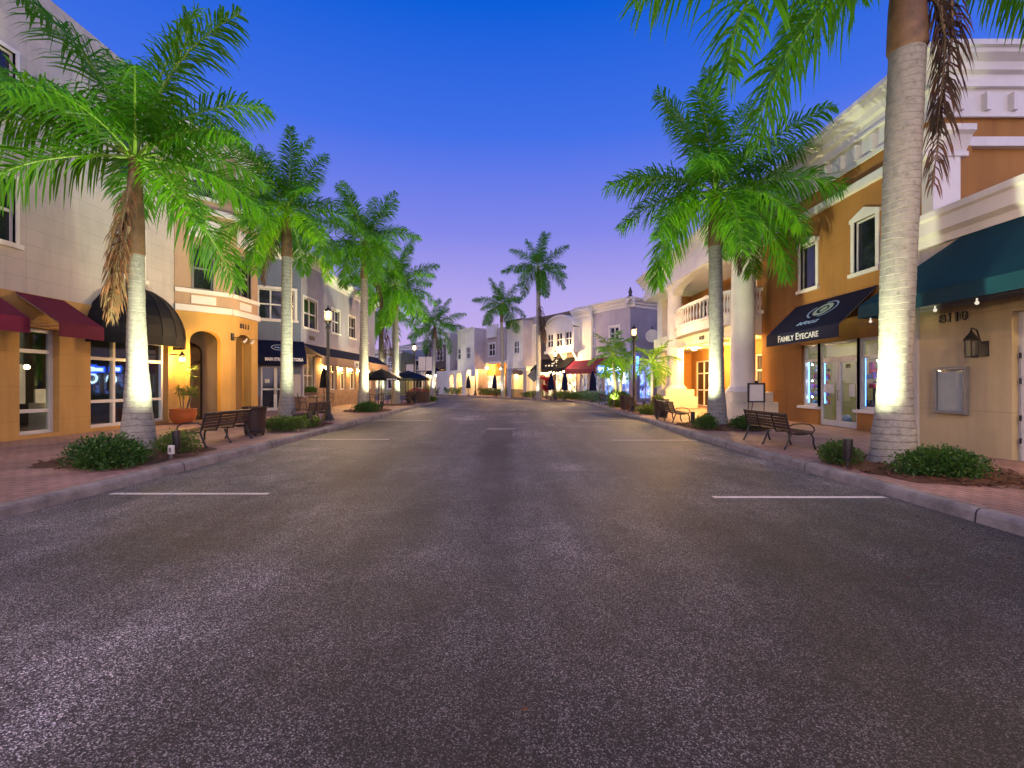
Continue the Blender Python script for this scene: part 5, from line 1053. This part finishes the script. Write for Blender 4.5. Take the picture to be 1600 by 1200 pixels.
b = MB(FO); b.box(18.3, 32.5, .002, 1.30, 7.06, 7.5); b.box(18.36, 32.44, .002, 1.24, 7.5, 7.9); b.box(19.62, 30.48, -1.2, 0, 7.06, 7.2); b.build('entablature', M['white'], t)
cornice(FO, t, 17.9, 32.9, 8.62, .72, .5, 1.22); b = MB(FO); b.box(18.5, 32.4, .06, 1.22, 7.9, 8.6); b.build('portico_attic', M['white'], t)
b = MB(FO)
for a in (19.75, 27.75):                              # flat arch under the entablature between the columns
    pass
k = 20
for i in range(k):
    q0, q1 = i / k, (i + 1) / k; f_ = lambda q: 6.45 + .60 * math.sqrt(max(0, 1 - (2 * q - 1) ** 2)); a0, a1 = 19.75 + 7.1 * q0, 19.75 + 7.1 * q1
    b.quad((a0, 1.2, f_(q0)), (a1, 1.2, f_(q1)), (a1, 1.2, 7.06), (a0, 1.2, 7.06)); b.quad((a0, .7, f_(q0)), (a1, .7, f_(q1)), (a1, .7, 7.06), (a0, .7, 7.06)); b.quad((a0, 1.2, f_(q0)), (a1, 1.2, f_(q1)), (a1, .7, f_(q1)), (a0, .7, f_(q0)))
b.build('arch_soffit', M['white'], t)
b = MB(FO); b.box(31.6, 32.55, .002, .35, .15, 7.05); b.build('end_pilaster', M['white'], t)
for u, n in ((20.9, .1), (24.2, -.1), (26.6, .1)):
    MB().lathe([(.11, 3.40), (.10, 3.5)], tuple(FO((u, n, 0))), 14).build('porch_lamp', emit('porch_downlight', (1, .52, .12), 900 if u < 22 else 1300), t)
# eye clinic shop front
MB(FO).box(12.6, 14.25, -.18, .10, .66, .75).build('sill', M['white'], t); MB(FO).box(15.98, 17.02, -.18, .10, .66, .75).build('sill', M['white'], t)
store(FO, t, 12.7, 14.2, .75, 2.85, -.13, [], [2.26]); store(FO, t, 16.02, 16.92, .75, 2.85, -.13, [], [2.26]); store(FO, t, 14.2, 16.02, 2.28, 2.85, -.13, [], [])
door(FO, t, 14.24, 15.10, .16, 2.28, -.11, 'clear', handle=1); door(FO, t, 15.12, 15.98, .16, 2.28, -.11, 'clear', handle=-1)
lettering('101', .17, M['bronze'], t, FO((14.7, -.09, 2.05)), rd, (0, 0, 1), 'door_number', off=.01)
b = MB(FO); b.box(15.35, 15.62, -.10, -.095, 1.2, 1.5); b.box(15.65, 15.82, -.10, -.095, 1.22, 1.5); b.box(14.42, 14.66, -.10, -.095, 1.12, 1.5); b.build('notice', M['paper'], t)
room(FO, t, 12.3, 17.4, 5.5, 3.25, 'inwall'); r = random.Random(12)
for u0, u1 in ((12.85, 14.16), (16.12, 16.85)):
    sh = MB(FO)
    for z in (.80, 1.08, 1.36, 1.64, 1.92, 2.2): sh.box(u0, u1, -.56, -.19, z, z + .015)
    sh.build('display_shelf', M['clear'], t)
    for j, (mn, cc) in enumerate((('cyan', (.02, .25, .5)), ('pink', (.6, .08, .25)), ('pale', (.7, .7, .75)), ('violet', (.2, .1, .5)), ('black', (.02, .02, .03)), ('red', (.5, .03, .04)))):
        mt = M.setdefault('goods_' + mn, surf('goods_' + mn, cc, .35, .1, 9)); gb = MB(FO)
        for z in (.815, 1.095, 1.375, 1.655, 1.935):
            for k in range(r.randint(2, 4)):
                u = r.uniform(u0, u1 - .16); n = r.uniform(-.52, -.27); w = r.uniform(.07, .2); h = r.uniform(.07, .23)
                if r.random() < .5: gb.box(u, u + w, n, n + .06, z, z + h)
                else: gb.lathe([(.02, 0), (.045, .02), (.05, h * .6), (.02, h * .8), (.03, h)], (u, n, z), 10)
        gb.build('goods', mt, t)
    for u in (u0 - .1, u1 + .02): MB(FO).box(u, u + .035, -.26, -.22, .85, 2.3).build('light_strip', M['ledblue'], t)
    for k, z in enumerate((1.05, 1.33, 1.61, 1.89, 2.17)): MB(FO).ball(((u0 + u1) / 2 + .2 * (-1) ** k, -.24, z + .0), .022, 8, 5).build('display_lamp', M['coolt'], t)
b = MB(FO)
for u, n, w, z0, z1 in ((14.6, -2.6, 1.6, .15, 1.1), (12.6, -3.4, .5, .15, 2.0), (16.5, -3.0, .5, .15, 1.9), (15.4, -1.3, .35, .15, .75), (14.5, -1.2, .3, .15, .6), (14.35, -1.9, .75, .15, 1.25), (15.9, -2.2, .6, .15, 1.6), (13.2, -2.4, .6, .15, 1.3), (15.2, -3.6, 1.0, .15, 2.2)): b.box(u, u + w, n - .4, n, z0, z1)
b.build('counter', M['dark'], t); b = MB(FO)
for k in range(6): b.box(13.2 + .65 * k, 13.65 + .65 * k, -5.45, -5.42, 1.5 + .1 * (k % 2), 2.1)
b.build('picture', M['signback'], t); MB(FO).ball((15.7, -1.6, 1.9), .12, 10, 6).build('balloon', M['goods_red'], t); MB(FO).ball((15.5, -.6, .36), .15, 12, 7).build('basket', M['goods_cyan'], t); MB(FO).ball((14.62, -.75, .48), .2, 12, 7).build('basket', M['stem'], t)
for u in (13.6, 15.0, 16.4): MB(FO).box(u, u + .25, -2.6, -1.4, 3.2, 3.24).build('ceiling_light', emit('clinic_ceiling_light', (1, .93, .70), 14), t)
zt, zf, pr, va = 4.25, 3.20, 1.08, .38
aw = awning(FO, t, 13.4, 17.2, zt, zf, pr, va, 'navy'); up = Vector((pr, 0, zt - zf)).normalized()
lettering('Family Eyecare', .30, M['ink'], aw, FO((15.35, pr + .02, zf - va * .5)), rd, (0, 0, 1), caps=.80, off=.004, width=2.15)
sl = lambda u, q: FO((u, pr * (1 - q) + .018, zf + (zt - zf) * q + .016))
lettering('InFocus', .23, M['inkblue'], aw, sl(15.2, .22), rd, up, caps=.85, shear=.3, off=.004, width=1.05)
def ell(c, rx, ry, q0, q1, wd, m, sk=.0):
    mb = MB(); n = 26; rv = Vector(rd)
    for k in range(n):
        A_ = [q0 + (q1 - q0) * (k + e) / n for e in (0, 1)]; P = [c + rv * (f * rx * math.cos(a)) + up * (f * ry * math.sin(a)) + rv * (sk * f * ry * math.sin(a)) for a in A_ for f in (1, 1 - wd)]
        mb.add(P, [(0, 2, 3, 1)])
    return mb.build('emblem', M[m], aw)
ell(sl(15.05, .60), .42, .28, 0, 6.29, .38, 'inkgreen'); ell(sl(15.02, .60), .15, .12, 0, 6.29, .99, 'inkgreen'); ell(sl(15.0, .60), .60, .36, -1.5, 1.9, .12, 'inkblue'); ell(sl(15.1, .58), .64, .34, 2.4, 4.3, .14, 'inkblue')

# ============ FAR STREET FRONT, running from the right corner back to the left
A0 = (9.05, 36.7); FF = FR(A0, (-.5183, .8552), (-.8552, -.5183))
def U(px, n=0): q = (px - 800) / 750; return (A0[0] - .8552 * n - q * (A0[1] - .5183 * n)) / (.5183 + .8552 * q)
def Z(px, py, n=0): return 1.5 + (600 - py) * (A0[1] + .8552 * U(px, n) - .5183 * n) / 750
def blk(label, pl, pr_, py, m, n=0, D=9):
    a, c = U(pr_, n), U(pl, n); zt = Z((pl + pr_) / 2, py, n); t = thing('shop_building', label, 'building', tuple(FF(((a + c) / 2, n - 4, .15))), group='two storey shops along the far street front'); return t, a, c, zt
def far_win(A, pl, pr_, yt, yb, nx=2, ny=2, n=0, **k): u0, u1 = U(pr_, n), U(pl, n); pm = (pl + pr_) / 2; A.win(u0, u1, Z(pm, yb, n), Z(pm, yt, n), nx, ny, trim=.13, mw=.045, **k)
def lit(t, fr, u0, u1, z0, z1, n, nx, m='shop', fm='white'): return store(fr, t, u0, u1, z0, z1, n, [u0 + (u1 - u0) * i / nx for i in range(1, nx)], [z1 - .7], m, fm, .05)
# corner bar building
t, a, c, zt = blk('mauve corner building with maroon awning and blue lit bar windows', 902, 985, 475, 'mauve2')
zt = 8.0; A = Facade(FF, t, 0, c, .15, zt, 'mauve2'); far_win(A, 917, 928, 516, 541); far_win(A, 953, 967, 511, 531)
hs = [(U(983), U(964)), (U(962), U(943)), (U(940), U(922)), (U(919), U(906))]
for p, q in hs: A.hole(p, q, .3, 3.0)
A.finish(); shell(FF, t, 0, c, .15, zt, 9, 'mauve2', near=False); cornice(FF, t, -.5, c, zt + .1, .7, .5)
band(FF, t, U(927), c, 3.2, zt - .9, .002, .22, 'cream', 'lit_tone_bay'); cornice(FF, t, U(927) - .15, c + .1, zt - .15, 1.0, .5, .22)  # cream colour stands in for light falling on this stretch of wall
for (p, q), m in zip(hs, ('shopblue', 'shopblue', 'shopcool', 'shopcool')): lit(t, FF, p, q, .3, 3.0, -.12, 3, m)
awning(FF, t, U(950), U(897), Z(925, 560), Z(925, 577), 1.3, .4, 'maroon'); awning(FF, t, U(984), U(951), Z(965, 562), Z(965, 576), 1.1, .4, 'navy')
for px, py, w, h in ((944, 577, .55, .28), (960, 577.5, .7, .25), (968, 576.5, .75, .35)): u = U(px, .9); MB(FF).box(u - w / 2, u + w / 2, 1.18, 1.24, Z(px, py, .9) - h / 2, Z(px, py, .9) + h / 2).build('lit_sign', M['neonw'], t); MB(FF).box(u - w * .75, u + w * .75, 1.12, 1.17, Z(px, py, .9) - h, Z(px, py, .9) + h).build('sign_box', emit('blue_sign_face', (.02, .10, 1), 6), t)
for px, py in ((955.5, 593), (972.5, 591)):
    u = U(px, 0); z = Z(px, py, 0); mb = MB(FF)
    for k in range(16): P = [(u + f * .36 * math.cos(q), .06, z + f * .42 * math.sin(q)) for q in (2 * math.pi * k / 16, 2 * math.pi * (k + 1) / 16) for f in (1, .6)]; mb.add(P, [(0, 2, 3, 1)])
    mb.build('round_sign', M['neonw'], t)
FE = FR(A0, (.8552, .5183), (.5183, -.8552)); E = Facade(FE, t, 0, 8, .15, zt, 'slate2'); E.hole(1.0, 2.4, .3, 3.2); E.hole(3.0, 4.8, .3, 3.2); E.finish(); lit(t, FE, 1.0, 2.4, .3, 3.2, -.12, 2, 'shopblue'); lit(t, FE, 3.0, 4.8, .3, 3.2, -.12, 2, 'shopcool'); cornice(FE, t, -.5, 8, zt + .101, .7, .5)
MB(FE).box(.3, .55, .3, .34, 2.2, 3.6).build('banner', M['neon'], t); b = MB(); p = FF((.1, -.1, zt)); b.lathe([(.22, 0), (.22, .2), (.1, .35), (.16, .55), (.03, .95)], tuple(p), 10); b.build('finial', M['iron'], t)
ob = MB(); p = FE((1.6, .7, 5.2)); ob.tube([FE((2.3, .0, 5.9)), FE((1.6, .7, 5.9)), FE((1.6, .7, 5.7))], .03, 6); ob.build('sign_bracket', M['iron'], t); mb = MB()
mb.tube([p + Vector((-.04 * 0, -.05, 0)), p + Vector((0, .05, 0))], .5, 24); mb.build('oval_sign', M['board'], t)
# brown building with the white bay window
t, a, c, zt = blk('brown building with arched white bay window over a black awning', 838, 902, 490, 'brown')
zt = Z(870, 490); A = Facade(FF, t, a, c, .15, zt, 'brown')
for p, q in ((U(900), U(884)), (U(882), U(866)), (U(864), U(848))): A.hole(p, q, .3, 2.6)
A.finish(); shell(FF, t, a, c, .15, zt, 9, 'brown'); nb2 = .8; b0, b1 = U(896, nb2), U(853, nb2); zb, zc = Z(875, 547, nb2), Z(875, 514, nb2); zp = Z(875, 494, nb2)
Bw = Facade(FF, t, b0, b1, zb, zc, 'white', n=nb2, name='bay_window'); w3 = (b1 - b0) / 3
for k in range(3): Bw.win(b0 + w3 * k + .22, b0 + w3 * (k + 1) - .22, zb + .35, zc - .35, 2, 2, trim=.1, sill=False)
Bw.finish(); mb = MB(FF); mb.quad((b0, nb2, zb), (b0, 0, zb), (b0, 0, zc), (b0, nb2, zc)); mb.quad((b1, nb2, zb), (b1, 0, zb), (b1, 0, zc), (b1, nb2, zc)); mb.quad((b0, nb2, zb), (b1, nb2, zb), (b1, 0, zb), (b0, 0, zb)); k = 18
P = [((b0 + b1) / 2 - (b1 - b0) / 2 * math.cos(math.pi * i / k), zc + (zp - zc) * math.sin(math.pi * i / k)) for i in range(k + 1)]
mb.add([(u, nb2, z) for u, z in P], [tuple(range(k + 1))]); [mb.quad((p[0], nb2 + .15, p[1] + .12), (q[0], nb2 + .15, q[1] + .12), (q[0], -.3, q[1] + .12), (p[0], -.3, p[1] + .12)) for p, q in zip(P, P[1:])]; [mb.quad((p[0], nb2 + .15, p[1] - .08), (q[0], nb2 + .15, q[1] - .08), (q[0], nb2 + .15, q[1] + .12), (p[0], nb2 + .15, p[1] + .12)) for p, q in zip(P, P[1:])]
mb.build('bay_pediment', M['white'], t); b = MB(FF); b.box(b0 - .1, b1 + .1, 0, nb2 + .15, zb - .25, zb - .01)
for u in (b0 + .3, (b0 + b1) / 2, b1 - .3): b.extr([(.001, zb - 1.0), (.2, zb - .95), (.7, zb - .25), (.001, zb - .25)], u - .12, u + .12)
b.build('bay_brackets', M['white'], t)
for p, q in ((U(900), U(884)), (U(882), U(866)), (U(864), U(848))): lit(t, FF, p, q, .3, 2.6, -.12, 2, 'shop')
aw = awning(FF, t, U(900), U(846), Z(873, 560), Z(873, 577), 1.3, .35, 'blackcanvas'); b = MB(FF)
for px, w in ((856, .2), (861, .22), (866, .2), (872, .22)): u = U(px, .75); b.box(u - w / 2, u + w / 2, .96, 1.0, Z(px, 572.5, .9), Z(px, 570.5, .9))
for px, py in ((870, 566), (872, 563), (866, 568)): u = U(px, .6); b.box(u - .2, u + .2, .72, .76, Z(px, py + .8, .7), Z(px, py - .8, .7))
b.build('printed_mark', M['ink'], aw); bb = MB(FF); wr = []
for k in range(12): u = U(900) + (U(846) - U(900)) * k / 11; bb.ball((u, 1.35, Z(873, 582) - .12 * math.sin(math.pi * ((k % 4) / 4))), .075, 8, 5); wr.append((u, 1.35, Z(873, 581.2)))
bb.build('string_bulbs', M['bulb'], t); w = MB(FF); w.tube(wr, .012, 4); w.build('light_wire', M['iron'], t); globe_light(t, FF((U(895), .5, 2.75)), .11, 'warm', 'wall_light'); globe_light(t, FF((U(860), .7, 2.6)), .08, 'warm', 'wall_light')
# building over the lit arches; cream colour stands for light, mauve for shade
def arcade(t, A, pls, ztop, wall, n, D=2.6, m='yellow', glow=True):
    for pl, pr_ in pls: A.hole(U(pr_, n), U(pl, n), .15, ztop, .55)
t, a, c, zt = blk('building coloured cream for its lit front and mauve for shade, over small lit arches with hanging oval signs', 791, 838, 500, 'mauve2')
zt = Z(815, 499); A = Facade(FF, t, a, c, 3.1, zt, 'mauve2'); far_win(A, 829, 837, 529, 550); A.finish(); shell(FF, t, a, c, .15, zt, 9, 'mauve2'); n = 1.2; a2, c2 = U(817, n), U(792, n)
zt = Z(804, 502, n) - .35; C = Facade(FF, t, a2, c2, 3.1, zt + .35, 'cream', n=n); far_win(C, 803, 811, 533, 552, n=n); C.finish(); mb = MB(FF); mb.quad((a2, n, 3.1), (a2, 0, 3.1), (a2, 0, zt + .35), (a2, n, zt + .35)); mb.quad((c2, n, 3.1), (c2, 0, 3.1), (c2, 0, zt + .35), (c2, n, zt + .35)); mb.quad((a2, n, zt + .35), (c2, n, zt + .35), (c2, -.3, zt + .35), (a2, -.3, zt + .35)); mb.build('side_wall', M['mauve2'], t)  # side walls take mauve as shade put into their colour
MB(FF).box(a2 - .1, c2 + .1, .0, n + .12, zt + .352, zt + .5).build('parapet_cap', M['greymetal'], t); band(FF, t, U(838), U(833), 3.1, zt - .1, .001, .15, 'cream', 'lit_tone_strip')
Gd = Facade(FF, t, a, c2, .15, 3.1, 'palegrey', n=n, depth=.35, name='arcade_wall'); Gd.hole(U(817.5, n), U(799, n), .15, 2.85, .6); Gd.hole(U(834, n), U(823, n), .15, 2.85, .8); Gd.finish()
MB(FF).box(a, c2, -.01, n - .01, 3.1, 3.25).build('arcade_ceiling', M['cream'], t); mb = MB(FF); mb.quad((a, -.8, .15), (c2, -.8, .15), (c2, -.8, 3.1), (a, -.8, 3.1)); [mb.quad((q, n - .36, .15), (q, -.8, .15), (q, -.8, 3.1), (q, n - .36, 3.1)) for q in (a, c2 - .01)]; mb.build('back_wall', M['cream'], t)
globe_light(t, FF((U(808, .3), .3, 2.75)), .11, 'warm', 'porch_lamp'); globe_light(t, FF((U(829, .3), .2, 2.75)), .08, 'warm', 'porch_lamp')
b = MB(FF); u = U(808, n + .8); b.box(u - .02, u + .02, n, n + 1.3, 3.02, 3.06); b.build('sign_bracket', M['iron'], t)
for px, py in ((805.5, 580.5), (812.5, 582.5)):
    u, z = U(px, n + .5), Z(px, py, n + .5); mb = MB(FF); mb.add([(u + .55 * math.cos(2 * math.pi * k / 20), n + .5 + e, z + .26 * math.sin(2 * math.pi * k / 20)) for e in (0, .06) for k in range(20)], [tuple(range(20)), tuple(range(20, 40))] + [(k, (k + 1) % 20, 20 + (k + 1) % 20, 20 + k) for k in range(20)]); mb.build('oval_sign', M['brickbase'], t)
b = MB(FF)
for k in range(16): u = U(817, n + 1.2) + (U(799, n + 1.2) - U(817, n + 1.2)) * k / 15; b.box(u - .02, u + .02, n + 1.2, n + 1.24, .15, .95)
b.box(U(817, n + 1.2), U(799, n + 1.2), n + 1.19, n + 1.25, .93, .98); b.build('fence_panel', M['iron'], t)
# tan building with the orange porch
t, a, c, zt = blk('tan building with glowing orange porch and chimney block on the parapet', 747, 792, 514, 'taupe')
zt = Z(768, 515); A = Facade(FF, t, a, c, Z(768, 568), zt, 'taupe'); far_win(A, 751, 755.5, 541, 557, 1, 2); far_win(A, 764, 773.5, 537, 556); A.finish(); shell(FF, t, a, c, .15, zt, 9, 'taupe')
b = MB(FF); b.box(U(776), U(763), -.3, .25, Z(769, 528), Z(769, 507.5)); b.build('chimney_block', M['white'], t)
zq = Z(768, 568); P_ = Facade(FF, t, a, c, .15, zq, 'orange', n=-1.3, name='porch_wall'); hs = [(U(771.5, -1.3), U(752, -1.3)), (U(789, -1.3), U(775.5, -1.3))]
for p, q in hs: P_.hole(p, q, .55, 2.5)
P_.finish(); [lit(t, FF, p, q, .55, 2.5, -1.36, 3, 'shop', 'white') for p, q in hs]; mb = MB(FF); mb.quad((a, 0, zq), (c, 0, zq), (c, -1.3, zq), (a, -1.3, zq)); [mb.quad((u, 0, .15), (u, -1.3, .15), (u, -1.3, zq), (u, 0, zq)) for u in (a, c)]; mb.build('porch_ceiling', M['orange'], t)
globe_light(t, FF((U(761, -.6), -.6, Z(761, 575, -.6))), .15, 'warm', 'porch_lamp'); globe_light(t, FF((U(783, -.4), -.4, 3.2)), .10, 'warm', 'porch_lamp'); band(FF, t, a, c, zq - .02, zq + .22, -.02, .12, 'cream')
# cream arcaded pair with bowed fronts
t, a, c, zt = blk('cream building with two projecting bays over round lit arches', 697, 747, 516, 'mauve2')
zt = Z(722, 519); A = Facade(FF, t, a, c, 3.2, zt, 'mauve2'); far_win(A, 703.5, 707.5, 546, 562, 1, 2); A.finish(); shell(FF, t, a, c, .15, zt, 9, 'mauve2')
for pl, pr_, n, yt in ((715, 741, 1.5, 515), (697, 703, 1.3, 520)):
    a2, c2 = U(pr_, n), U(pl, n); z2 = Z((pl + pr_) / 2, yt, n); C = Facade(FF, t, a2, c2, 3.2, z2, 'cream', n=n)
    if pl > 700: far_win(C, 715.5, 720, 545, 561, 1, 2, n=n); far_win(C, 729, 735, 543, 560, 2, 2, n=n)
    C.finish(); mb = MB(FF); [mb.quad((u, n, 3.2), (u, 0, 3.2), (u, 0, z2), (u, n, z2)) for u in (a2, c2)]; mb.quad((a2, n, z2 - .1), (c2, n, z2 - .1), (c2, -.3, z2 - .1), (a2, -.3, z2 - .1)); mb.build('side_wall', M['mauve2'], t); cornice(FF, t, a2 - .1, c2 + .1, z2 + .1, .4, .25, n)  # mauve on the sides of the cream bays is painted shade
n = 1.5; Gd = Facade(FF, t, a, c, .15, 3.2, 'cream', n=n, depth=.4, name='arcade_wall'); Gd.hole(U(721.5, n), U(712.5, n), .15, 2.95, .9); Gd.hole(U(740, n), U(727, n), .15, 2.95, 1.0); Gd.hole(U(709, n), U(702.5, n), .15, 2.8, .6); Gd.finish()
mb = MB(FF); mb.quad((a, -.6, .15), (c, -.6, .15), (c, -.6, 3.2), (a, -.6, 3.2)); [mb.quad((u, n, .15), (u, -.6, .15), (u, -.6, 3.2), (u, n, 3.2)) for u in (a, c)]; mb.quad((a, n, 3.2), (c, n, 3.2), (c, -.6, 3.2), (a, -.6, 3.2)); mb.build('back_wall', M['cream'], t)
lit(t, FF, U(740, -.5), U(727, -.5), .3, 2.5, -.52, 3, 'shop'); lit(t, FF, U(710, -.5), U(703, -.5), .3, 2.5, -.52, 2, 'shop')
for px in (717, 733, 706): globe_light(t, FF((U(px, .5), .5, 2.9)), .11, 'warm', 'porch_lamp')
MB(FF).box(U(742, 2.0), U(736, 2.0), 1.95, 2.0, Z(739, 588, 2), Z(739, 572, 2)).build('banner', M['board'], t)
# brown building with the arched twin window
t, a, c, zt = blk('brown stone building with arched white twin window over a navy awning', 677, 697, 533, 'brown')
zt = Z(687, 533); A = Facade(FF, t, a, c, .15, zt, 'brown'); um = U(687); h = (U(682) - U(692)) / 2
for k in (-1, 1): A.win(um + k * h * .55 - h * .42, um + k * h * .55 + h * .42, Z(687, 563), Z(687, 543), 1, 2, trim=.16, arch=h * .42, sill=True)
for p, q in ((U(690), U(685)), (U(696), U(691.5)), (U(683), U(678.5))): A.hole(p, q, .3, 2.7)
A.finish(); [lit(t, FF, p, q, .3, 2.7, -.12, 2, 'shop') for p, q in ((U(690), U(685)), (U(696), U(691.5)), (U(683), U(678.5)))]; shell(FF, t, a, c, .15, zt, 9, 'brown'); cornice(FF, t, a, c, zt + .2, .8, .5); awning(FF, t, U(696.5), U(677.5), Z(687, 575), Z(687, 582), 1.4, .4, 'navy')
globe_light(t, FF((U(686), .5, 2.7)), .10, 'warm', 'wall_light')
# lavender building on the far left of the row
t, a, c, zt = blk('long lavender building with navy awnings, leftmost of the far row', 630, 677, 537, 'mauve2', D=12)
zt = Z(655, 537); A = Facade(FF, t, a, c + 10, .15, zt, 'mauve2'); far_win(A, 636, 640, 555, 567); far_win(A, 645, 648.5, 554, 567); far_win(A, 665, 669, 551, 565)
for p, q in ((U(675), U(669)), (U(666), U(659)), (U(656), U(650)), (U(646), U(640)), (U(638), U(632))): A.hole(p, q, .3, 2.7)
A.finish(); shell(FF, t, a, c + 10, .15, zt, 12, 'mauve2'); cornice(FF, t, a, c + 10, zt + .2, .7, .5)
for p, q in ((U(675), U(669)), (U(666), U(659)), (U(656), U(650)), (U(646), U(640)), (U(638), U(632))): lit(t, FF, p, q, .3, 2.7, -.12, 2, 'shop')
awning(FF, t, U(676), U(664), Z(670, 576), Z(670, 583), 1.4, .4, 'navy'); awning(FF, t, U(655), U(632), Z(644, 577), Z(644, 584), 1.4, .4, 'navy')
for px in (672, 662, 652, 642): globe_light(t, FF((U(px), .45, 2.75)), .10, 'warm', 'wall_light')
